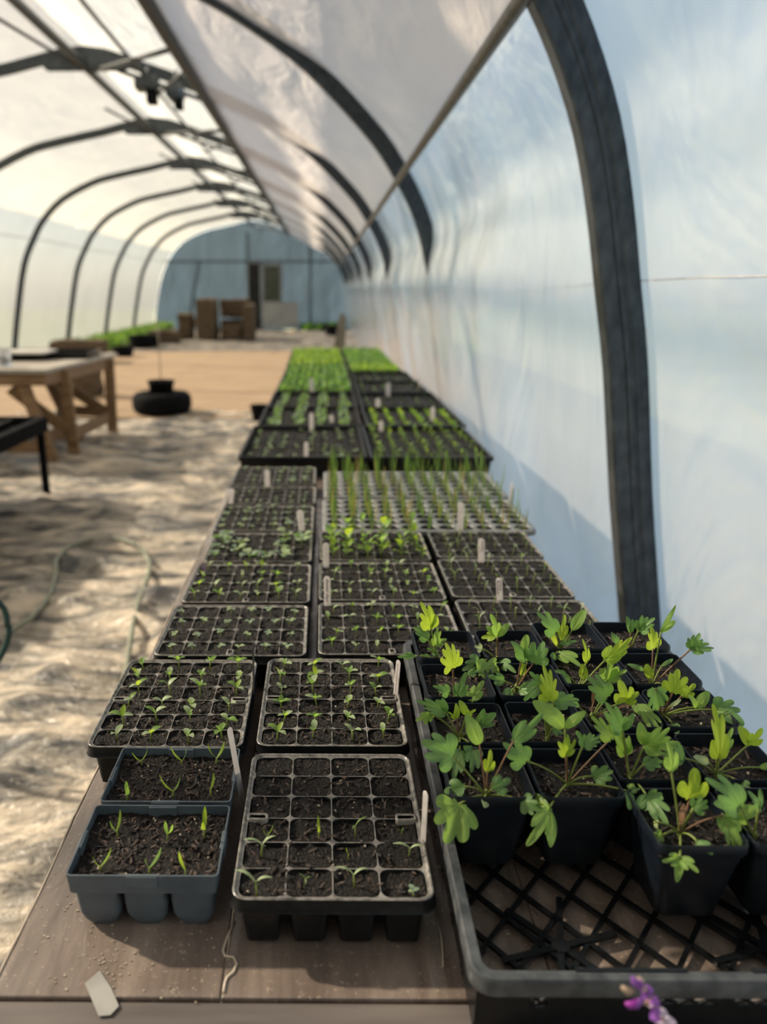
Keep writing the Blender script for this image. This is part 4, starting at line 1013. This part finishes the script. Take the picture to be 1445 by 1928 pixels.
plabel(452,1480,432,1370,6, 'narrow white label seen edge-on by the rear grey six pack', None, edge=62, zb=CH-.51)
plabel(745,1310,751,1243,8, 'label seen edge-on with dark writing between the web flat and a tray', '~.1,.9', edge=-58)
plabel(797,1588,802,1490,6, 'narrow white label seen edge-on beside the mostly bare front tray', None, edge=-68)
plabel(478,1300,477,1206,3, 'very thin grey label edge-on in the tray behind the grey six packs', None, edge=82, tint=STEEL2)
plabel(504,917,503,884,10, 'pinkish plant label in front of the clustered green seedlings', None)
plabel(434,952,438,920,9, 'pinkish plant label at the left end of the nearly bare tray', None)
plabel(420,955,431,921,8, 'tilted white label just outside the nearly bare tray', None)
plabel(577,862,577,832,8, 'white label at the front of the first left web flat', None, zb=TZ+.06)
plabel(587,808,587,778,8, 'white label between the first and second left web flats', None, zb=TZ+.06)
plabel(625,797,624,781,8, 'small white label among the silvery seedlings', None, zb=TZ+.05)
plabel(587,740,587,712,8, 'white label in front of the lush green seedlings', None, zb=TZ+.06)
plabel(731,742,731,720,8, 'white label in the dark nearly bare right web flats', None, zb=TZ+.06)
plabel(712,768,712,750,8, 'white label behind the yellow-green sprouts', None, zb=TZ+.06)
plabel(815,788,816,766,8, 'white label at the right rim of the yellow-green flat', None, zb=TZ+.06)
plabel(793,727,793,710,7, 'white label at the right rim of a dark far flat', None, zb=TZ+.06)
plabel(718,813,718,792,8, 'faded label between the two first right web flats', None, zb=TZ+.05)
plabel(961,942,965,908,4, 'slim white label at the wall side of the plug trays', None)
plabel(384,1078,383,1058,8, 'short pink and purple label beside the round-leaved tray', None, tint=noisy('pink_purple_plastic', (.18, .08, .16), (.5, .4, .45), 200, .5), sunk=.004)

# ------------------------------------------------------------------ small things on the table
def flatpoly(px, z, th): 
    P = [onZ(a, b_, z) for a, b_ in px]; k = len(P)
    mb = MB(); mb.add([tuple(p) for p in P]+[(p.x, p.y, p.z+th) for p in P], [tuple(range(k)), tuple(range(2*k-1, k-1, -1))]+[(i, (i+1) % k, k+(i+1) % k, k+i) for i in range(k)]); return mb
o = flatpoly([(160,1852),(188,1828),(210,1862),(224,1895),(208,1912),(186,1914)], TZ+.0006, .0006).build('tape_scrap', noisy('dull_clear_tape', (.30, .29, .27), (.38, .37, .34), 30, .3, bs=.1), smooth=False)
tag(o, 'translucent greyish scrap of tape stuck on the film near the front left corner', 'tape')
for pts, lb in (([(442,1735),(428,1765),(420,1790),(424,1800),(440,1802),(446,1815),(440,1830),(428,1840),(424,1850),(421,1868)], 'pale squiggle of dried glue in front of the bare tray'),
                ([(824,1735),(831,1760),(834,1790),(835,1820)], 'thin pale drip line of dried glue beside the lattice flat')):
    mb = MB(); mb.tube([onZ(a, b_, TZ+.0008) for a, b_ in pts], .0012 if len(pts) > 5 else .0007, 6)
    tag(mb.build('glue_drip', noisy('dried_glue', (.5, .42, .32), (.66, .57, .45), 50, .4)), lb, 'glue')
rnd = random.Random(3); mb = MB()
for _ in range(150):
    k = rnd.random(); p = onZ(rnd.gauss(215, 30), rnd.gauss(1815, 22), TZ) if k < .4 else onZ(rnd.uniform(60, 420), rnd.uniform(1640, 1890), TZ)
    if p.x < TX0+.004: continue
    s_ = rnd.uniform(.0003, .0008); mb.box((p.x-s_, p.y-s_, TZ), (p.x+s_*1.3, p.y+s_, TZ+s_*1.2))
tag(mb.build('grit', PERL, smooth=False), 'spilled pale grit scattered on the table film around the grey six pack', 'grit', kind='stuff')

# purple flower spike at the lower edge
b3 = onY(1290, 1990, .385); t3 = onY(1200, 1842, .385); e = empty('flower_spike', (b3.x, b3.y, b3.z)); tag(e, 'purple and white salvia-like flower spike leaning in front of the lattice flat', 'flower')
d = t3-b3; PUR = leafmat('purple_petal', (.28, .10, .45), (.4, .15, .55), .3); PWH = leafmat('mauve_white_petal', (.55, .47, .58), (.6, .5, .6), .3); TANP = leafmat('tan_calyx', (.5, .38, .27), (.5, .4, .3), .3); MAG = leafmat('magenta_petal', (.38, .05, .42), (.5, .1, .5), .3)
mb = MB(); mb.tube([Vector((.07, -.02, -b3.z+.03)), Vector((.03, -.01, -.15)), Vector((0,0,-.01)), d*.5+Vector((.001,0,0)), d*.95], [.0022, .002, .0016, .0014, .001], 8); mb.build('stem', TANP, e)
rnd = random.Random(12)
for k in range(26):
    u = k/25; c_ = d*(.15+.83*u); a = k*2.4; r_ = .0075*(1-.45*u)
    dr = Vector((math.cos(a), math.sin(a), .25)).normalized()
    mb = MB(); blade_fan(mb, c_, c_+dr*r_*rnd.uniform(.9, 1.3), .9, 0, .3, nrm=(0, -.3, 1), seed=k)
    mb.build('petal', rnd.choice([PWH, PWH, PUR]) if u < .62 else rnd.choice([PUR, PUR, PWH, TANP]), e)
for (px, q, mt) in (((1172,1858), (1192,1866), TANP), ((1178,1890), (1205,1884), MAG), ((1182,1896), (1212,1880), PUR), ((1192,1840), (1200,1852), PUR), ((1206,1846), (1204,1858), PUR), ((1228,1862), (1212,1868), PUR)):
    A = onY(px[0], px[1], .383)-b3; B = onY(q[0], q[1], .384)-b3
    mb = MB(); mb.tube([B, (A+B)*.5+Vector((0, -.001, -.001)), A], [.0016, .0024, .0012], 8); mb.build('petal', mt, e)

# ------------------------------------------------------------------ background: left side
def crate_box(mb, c_, s_, mi=0): mb.box((c_[0]-s_[0]/2, c_[1]-s_[1]/2, c_[2]), (c_[0]+s_[0]/2, c_[1]+s_[1]/2, c_[2]+s_[2]), mi)
# trestle table
e = empty('trestle_table', (-1.95, 6.4, 0)); tag(e, 'unpainted pine work table with trestle legs at the left side of the walkway', 'table')
TT = CH-.585
def L2(p): return (p[0]+1.95, p[1]-6.4, p[2])
mb = MB(); vs = [(-2.04, 5.62), (-1.90, 7.15), (-4.7, 7.3), (-4.9, 5.75)]
k = 4; mb.add([L2((x, y, TT)) for x, y in vs]+[L2((x, y, TT+.028)) for x, y in vs], [(0,1,2,3), (7,6,5,4)]+[(i, 4+i, 4+(i+1) % 4, (i+1) % 4) for i in range(4)])
mb.build('table_top', noisy('pale_table_top', (.36, .32, .27), (.50, .46, .40), 5, .5, (1, 6, 1), .1), e, smooth=False)
mb = MB(); mb.bar(L2((-2.07, 5.66, TT-.05)), L2((-1.94, 7.1, TT-.05)), .035, .09); mb.build('apron', WOOD, e, smooth=False)
mb = MB(); mb.bar(L2((-4.6, 7.1, TT-.05)), L2((-1.95, 7.05, TT-.05)), .035, .09); mb.build('apron', WOOD, e, smooth=False)
mb = MB(); mb.bar(L2((-4.8, 5.75, TT-.05)), L2((-2.07, 5.68, TT-.05)), .035, .09); mb.build('apron', WOOD, e, smooth=False)
for (a, b_) in (((-2.27, 5.72, TT-.01), (-2.06, 5.72, 0)), ((-2.02, 5.98, TT-.01), (-2.0, 6.0, 0)), ((-1.93, 6.95, TT-.01), (-1.93, 6.9, 0)), ((-2.55, 6.9, TT-.01), (-2.02, 6.2, .12)), ((-3.2, 5.75, TT-.01), (-3.2, 5.75, 0)), ((-3.3, 7.0, TT-.01), (-3.3, 7.0, 0)), ((-4.6, 5.8, TT-.01), (-4.7, 5.8, 0)), ((-4.5, 7.1, TT-.01), (-4.6, 7.1, 0))):
    mb = MB(); mb.bar(L2(a), L2(b_), .085, .05, up=Vector((0,1,0))); mb.build('leg', WOOD, e, smooth=False)
for (a, b_) in (((-2.2, 5.75, .22), (-2.0, 6.1, .22)), ((-2.0, 5.95, .2), (-1.95, 6.95, .2)), ((-2.45, 6.95, .55), (-1.95, 6.92, .22)), ((-2.35, 5.74, .60), (-2.02, 5.99, .22)), ((-3.3, 5.75, .18), (-2.1, 5.74, .15)), ((-3.2, 5.75, .62), (-2.75, 5.74, .16)), ((-2.3, 6.9, .26), (-1.95, 6.92, .24)), ((-2.75, 5.78, TT-.05), (-2.6, 5.78, .16)), ((-2.02, 6.1, .62), (-2.4, 6.9, .2))):
    mb = MB(); mb.bar(L2(a), L2(b_), .09, .03, up=Vector((0,1,0))); mb.build('cross_brace', WOOD, e, smooth=False)
def shallow_tray(x, y, z, sx, sy, h, rz, label, mt=BLACKP, name='tray'):
    e2 = empty(name, (x, y, z), rz); tag(e2, label, 'tray')
    mb = MB(); mb.loops([rr(0,0,sx/2-.012,sy/2-.012,.015,.006,3), rr(0,0,sx/2-.010,sy/2-.010,.015,h,3), rr(0,0,sx/2,sy/2,.02,h,3), rr(0,0,sx/2-.012,sy/2-.012,.015,0,3)], cap='both')
    sharp(mb.build('tray_body', mt, e2), 40); return e2
shallow_tray(-2.75, 6.75, TT+.029, 1.5, .55, .05, .05, 'long shallow black tray lying at the back of the trestle table')
shallow_tray(-3.6, 6.15, TT+.029, 1.1, .5, .05, .0, 'shallow black tray nearer the wall on the trestle table')
o = MB(); o.box((-.35, -.16, 0), (.35, .16, .018)); o = o.build('paper_stack', noisy('white_paper', (.5, .48, .45), (.62, .6, .56), 9, .6), loc=(-2.62, 6.45, TT+.085), smooth=False); tag(o, 'pale board or papers lying across the black tray on the trestle table', 'paper')
mb = MB(); mb.loops([[(r_*math.cos(a*math.pi/10), r_*math.sin(a*math.pi/10), z) for a in range(20)] for r_, z in ((.045, 0), (.05, .01), (.048, .12), (.04, .13), (.038, .13))], cap='start')
o = mb.build('glass_jar', newmat('jar_glass')[0], loc=(-2.42, 5.85, TT+.029)); bb = o.data.materials[0].node_tree.nodes['Principled BSDF']; setp(bb, Roughness=.12, Transmission_Weight=.7, Base_Color=(.75, .8, .85, 1)); tag(o, 'clear jar standing near the corner of the trestle table', 'jar')
# near left black metal bench
e = empty('metal_bench', (-1.8, 4.78, 0)); tag(e, 'black metal framed bench at the left edge holding a tray of sprouts', 'bench')
BZ = CH-.80
mb = MB(); mb.bar((0, .08, BZ-.025), (-.03, -2.0, BZ-.025), .05, .09); mb.build('side_rail', RUBBER, e, smooth=False)
mb = MB(); mb.bar((0, .06, BZ-.025), (-1.6, .1, BZ-.025), .05, .09); mb.build('end_rail', RUBBER, e, smooth=False)
mb = MB(); mb.box((-1.6, -2.0, BZ-.05), (-.02, .05, BZ-.035)); mb.build('shelf', RUBBER, e, smooth=False)
for x, y in ((0, 0), (-1.55, 0), (0, -1.95), (-1.55, -1.95)):
    mb = MB(); mb.bar((x, y, BZ-.03), (x, y, 0), .038, .038, up=Vector((0,1,0))); mb.build('leg', RUBBER, e, smooth=False)
e2 = shallow_tray(-2.42, 4.25, BZ-.033, 1.0, .85, .07, .0, 'black tray of green sprouts on the metal bench', name='seed_tray')
soil(e2, .47, .40, .05, .03, 5, None, 0, .004)
rnd = random.Random(8); mb = MB()
for _ in range(160): strip(mb, -2.42+rnd.uniform(-.44, .44), 4.25+rnd.uniform(-.38, .38), BZ+.02, rnd, .035, .016, 3, 5)
tag(mb.build('seedling_foliage', [LM, LY, LG]), 'green sprouts filling the black tray on the metal bench', 'seedlings', kind='stuff')

# tyre with small black pot and stake
e = empty('tyre', (-1.745, 8.25, .035)); tag(e, 'fat black rubber tyre lying flat on the tan matting edge', 'tyre')
mb = MB(); prof = [(.17,.0),(.27,.0),(.305,.03),(.318,.07),(.318,.15),(.305,.19),(.27,.215),(.19,.222),(.165,.21),(.155,.18),(.25,.16),(.25,.05),(.165,.03)]
mb.loops([[(r_*math.cos(a*math.pi/24), r_*math.sin(a*math.pi/24), z) for a in range(48)] for r_, z in prof+[prof[0]]]); mb.build('tread', RUBBER, e)
e = empty('plant_pot', (-1.745, 8.25, .035)); tag(e, 'small round black pot set in the middle of the tyre, with a thin stake', 'pot')
mb = MB(); mb.loops([[(r_*math.cos(a*math.pi/16), r_*math.sin(a*math.pi/16), z) for a in range(32)] for r_, z in ((.10, 0), (.135, .31), (.145, .315), (.145, .345), (.135, .345), (.13, .30), (.0, .30))], cap='start'); mb.build('pot_body', RUBBER, e)
mb = MB(); mb.tube([(0,0,.2),(.0,0,.75),(-.005,0,1.0)], .006, 6); mb.build('stake', WOODG, e)
mb = MB(); mb.loops([[(r_*math.cos(a*math.pi/16), r_*math.sin(a*math.pi/16), z) for a in range(32)] for r_, z in ((.07, 0), (.10, .15), (.105, .16), (.095, .16), (.06, .02))], cap='both')
p = onZ(490, 792, .03); o = mb.build('plant_pot', RUBBER, loc=(p.x, p.y, .03)); tag(o, 'black pot on the floor half hidden behind the seedling table', 'pot')

# hoses
def smoothpath(P, n=8):
    out = []
    for i in range(len(P)-1):
        p0 = P[max(i-1,0)]; p1 = P[i]; p2 = P[i+1]; p3 = P[min(i+2, len(P)-1)]
        for k in range(n):
            u = k/n; out.append(.5*((2*p1)+(p2-p0)*u+(2*p0-5*p1+4*p2-p3)*u*u+(3*p1-p0-3*p2+p3)*u**3))
    return out+[P[-1]]
P = [onZ(a, b_, .045) for a, b_ in ((-60,1245),(-10,1212),(20,1190),(62,1160),(93,1122),(105,1080),(108,1052),(140,1025),(200,1013),(250,1022),(277,1048),(281,1078),(264,1125),(252,1170),(243,1225),(238,1262),(225,1310))]
mb = MB(); mb.tube(smoothpath(P), .0105, 10); tag(mb.build('garden_hose', HOSEM), 'grey-green garden hose looping across the wrinkled floor film', 'hose')
cc = Vector((-1.12, 1.98, .30)); mb = MB()
a = onY(14, 1180, 1.85); rad = .155
mb.tube([(a.x-rad+rad*math.cos(2*math.pi*k/40), 1.85+.01*math.sin(k), a.z+rad*math.sin(2*math.pi*k/40)) for k in range(41)], .0085, 10)
0 and mb.tube([(a.x-rad+(rad-.02)*math.cos(2*math.pi*k/40), 1.87, a.z-.01+(rad-.02)*math.sin(2*math.pi*k/40)) for k in range(41)], .0085, 10)
mb.tube([(a.x-2*rad, 1.86, a.z), (a.x-2*rad-.02, 1.86, .2), (a.x-2*rad-.02, 1.9, .03)], .012, 8)
o = mb.build('hose_coil', HOSEG); tag(o, 'dark green coiled hose cut off by the left edge of the view', 'hose')

# hanging fan units
for (px0, px1, y, lb) in (((255,140), (300,196), 8.16, 'dark box fan hanging under the ridge, the left one of two'), ((312,150), (348,206), 8.16, 'dark round fan hanging under the ridge, the right one of two')):
    a = onY(*px0, y); b_ = onY(*px1, y); cx = (a.x+b_.x)/2; e = empty('hanging_fan', (cx, y, b_.z)); tag(e, lb, 'fan', 'fans hanging under the ridge')
    W = b_.x-a.x; H = a.z-b_.z
    mb = MB()
    if px0[0] < 300: mb.box((-W/2, -.09, H*.45), (W/2, .09, H*.9))
    else: mb.tube([(0, -.10, H*.58), (0, -.06, H*.58), (0, .10, H*.58)], [W*.40, W*.52, W*.52], 16)
    bevel(mb.build('housing', STEEL, e), .01)
    mb = MB(); mb.box((-W*.02, -.07, 0), (W*.40, .07, H*.5)); bevel(mb.build('motor', RUBBER, e), .008)
    mb = MB(); mb.tube([(0, 0, H*.8), (.02, 0, H*1.35)], .014, 8); mb.build('bracket', STEEL, e)

# straw bales, grass bed
def bale(x, y, z, sx, sy, sz, label, rz=0):
    me = MB(); n = 8; ax = (sx, sy, sz)
    for f in range(6):
        a = f//2; s_ = 1 if f % 2 else -1; u_, v_ = (a+1) % 3, (a+2) % 3; vs = []
        for i in range(n+1):
            for j in range(n+1):
                p = [0,0,0]; p[a] = s_*ax[a]/2; p[u_] = (i/n-.5)*ax[u_]; p[v_] = (j/n-.5)*ax[v_]
                p = Vector(p); e_ = sum(1 for q in range(3) if abs(abs(p[q])-ax[q]/2) < .01)
                p = p*(1-.03*(e_-1))+Vector((noise.noise(p*6+Vector((x, y, 0))), noise.noise(p*6+Vector((9, x, y))), noise.noise(p*6+Vector((x, 5, 1)))))*.055
                vs.append((p.x, p.y, p.z+sz/2))
        fs = [(i*(n+1)+j, i*(n+1)+j+1, (i+1)*(n+1)+j+1, (i+1)*(n+1)+j) for i in range(n) for j in range(n)]
        if not f % 2: fs = [tuple(reversed(q)) for q in fs]
        me.add(vs, fs)
    e_ = me.build('straw_bale', HAY, loc=(x, y, z)); e_.rotation_euler.z = rz; tag(e_, label, 'straw bale', 'straw bales near the end wall'); return e_
def X(px, y): return onY(px, 600, y).x
yb = 21.4
bale(X(391, yb), yb, .02, .50, .95, 1.08, 'upright straw bale forming the left arm of the bale seat')
bale(X(442, yb+.6), yb+.85, .58, .82, .42, .50, 'straw bale forming the top of the bale seat back')
bale(X(442, yb+.6), yb+.85, .02, .82, .42, .50, 'straw bale under the back of the bale seat')
bale(X(437, yb), yb, .02, .56, .75, .36, 'low straw bale forming the bale seat itself')
bale(X(471, yb), yb-.1, .02, .26, .9, .92, 'straw bale forming the right arm of the bale seat')
bale(X(347, yb), yb+.3, .02, .36, .7, .68, 'smaller dark straw bale standing left of the bale seat')
bale(X(309, 19.8), 19.8, .02, .72, .5, .32, 'long low straw bale edging the grass bed near the seat')
bale(X(150, 14.5), 14.3, .02, .95, .5, .42, 'straw bale at the near end of the grass bed beyond the trestle table')
bale(-3.05, 9.6, .03, .5, .4, .4, 'brown straw bale partly hidden under the trestle table')
rnd = random.Random(21); mb = MB()
for _ in range(4200):
    y = 15.2+11*rnd.random(); x = -5.5+rnd.random()*(.8 if y < 21 else .5); h = rnd.uniform(.12, .30)*(.5+.5*min(1, (y-15)/3))
    a = rnd.uniform(0, 6.28); oval(mb, (x, y, .05), (x+h*.5*math.cos(a), y+h*.4*math.sin(a), .05+h), .035, rnd.randrange(2), up=(math.cos(a), math.sin(a), .2), bend=.1, n=3)
tag(mb.build('grass', [GRASSM, LM]), 'strip of green weeds and grass along the foot of the left wall', 'grass', kind='stuff')
rnd = random.Random(22); mb = MB()
for _ in range(500):
    y = 26+1*rnd.random(); x = rnd.uniform(-.7, .7); y -= .35; h = rnd.uniform(.1, .28); a = rnd.uniform(0, 6.28)
    oval(mb, (x, y, .05), (x+h*.5*math.cos(a), y+h*.4*math.sin(a), .05+h), .04, 0, up=(math.cos(a), math.sin(a), .2), n=3)
tag(mb.build('grass', [GRASSM]), 'low weeds growing at the foot of the blue end wall', 'grass', kind='stuff')
for (px, y, sx, sz, lb) in ((270, 18.2, .75, .28, 'wide black tub beside the grass bed'), (228, 15.6, .42, .20, 'small black tub at the corner of the tan matting'), (628, 23, .5, .3, 'black tub by the end wall behind the table')):
    mb = MB(); mb.loops([[(r_*sx/2*math.cos(a*math.pi/12), r_*sx/2*math.sin(a*math.pi/12), z) for a in range(24)] for r_, z in ((.8, 0), (.95, sz), (1.0, sz), (1.0, sz-.03), (.9, .03))], cap='start')
    o = mb.build('black_tub', RUBBER, loc=(X(px, y), y, .03)); tag(o, lb, 'tub')
# tapered board standing at the far end of the table
a = onY(637, 672, 6.98); b_ = onY(647, 588, 6.98)
e3 = MB(); w0, w1 = .058, .028
e3.add([(-w0,-.012,0),(w0,-.012,0),(w0,.012,0),(-w0,.012,0),(b_.x-a.x-w1,-.012,b_.z-a.z),(b_.x-a.x+w1,-.012,b_.z-a.z-.04),(b_.x-a.x+w1,.012,b_.z-a.z-.04),(b_.x-a.x-w1,.012,b_.z-a.z)], [(0,3,2,1),(4,5,6,7),(0,1,5,4),(1,2,6,5),(2,3,7,6),(3,0,4,7)])
o = e3.build('wooden_board', WOODG, loc=(a.x, 6.98, a.z), smooth=False); tag(o, 'tapered weathered board standing at the far end of the seedling table', 'board')
mb = MB(); mb.box((-.09,-.05,0),(.09,.05,.05)); p = onZ(612, 628, .03); 
o = mb.build('orange_scrap', noisy('dull_orange', (.5, .25, .08), (.6, .32, .1), 5, .7), loc=(X(552, 24.5), 24.5, .05)); tag(o, 'small orange object on the floor near the door', 'object')

# end wall door and window
def slab(mb, x0, x1, z0, z1, y0, y1): mb.box((x0, y0, z0), (x1, y1, z1))
yd = 27.1; DARK = noisy('doorway_shade_black', (.008, .008, .008), (.018, .018, .016), 5, .9)
FRAME = noisy('grey_white_frame', (.16, .17, .18), (.24, .25, .25), 6, .6)
e = empty('door_1', (X(470, yd), yd, 0)); e['kind'] = 'structure'
x0 = 0; x1 = X(491, yd)-X(470, yd)
mb = MB(); slab(mb, x0, x1, .02, CH+.88, 0, .04); mb.build('doorway_shade', DARK, e, smooth=False)  # flat dark slab painted as the shade in the open doorway
mb = MB(); slab(mb, x0-.05, x0, 0, CH+.93, -.02, .05); slab(mb, x1, x1+.05, 0, CH+.93, -.02, .05); slab(mb, x0-.05, x1+.05, CH+.88, CH+.93, -.02, .05); mb.build('door_frame', FRAME, e, smooth=False)
e = empty('window_1', (X(499, yd), yd, CH-.35)); e['kind'] = 'structure'; W = X(528, yd)-X(499, yd); H = 1.15
mb = MB(); slab(mb, .0, W, 0, H, 0, .03); mb.build('window_pane', noisy('dark_green_pane', (.035, .045, .03), (.06, .07, .05), 3, .3), e, smooth=False)
mb = MB()
for q in ((-.07, 0, -.05, H+.05), (W, W+.07, -.05, H+.05), (-.07, W+.07, H, H+.07), (-.07, W+.07, -.08, 0)): slab(mb, q[0], q[1], q[2], q[3], -.03, .04)
mb.build('window_frame', FRAME, e, smooth=False)
mb = MB(); slab(mb, 0, X(562, yd)-X(495, yd), 0, .85, 0, .05); o = mb.build('white_panel', noisy('dirty_white_panel', (.30, .30, .29), (.40, .40, .38), 2, .6), loc=(X(495, yd), yd-.1, .08), smooth=False); tag(o, 'pale panel leaning low on the end wall right of the door', 'panel')
for x in (-5.0, -4.2, -3.2, -.4):
    pass
for i, (px, zt) in enumerate(((352, CH+1.0), (470, CH+1.9), (585, CH+1.5))):
    mb = MB(); mb.bar((X(px, yd), yd+.08, 0), (X(px, yd)+(.5 if px == 352 else 0), yd+.08, zt), .07, .07, up=Vector((0,1,0)))
    o = mb.build('trim_%d' % (i+1), STEEL, smooth=False); o['kind'] = 'structure'
mb = MB(); mb.bar((-5.5, yd+.08, CH+.95), (.7, yd+.08, CH+.95), .06, .06); o = mb.build('trim_4', STEEL, smooth=False); o['kind'] = 'structure'
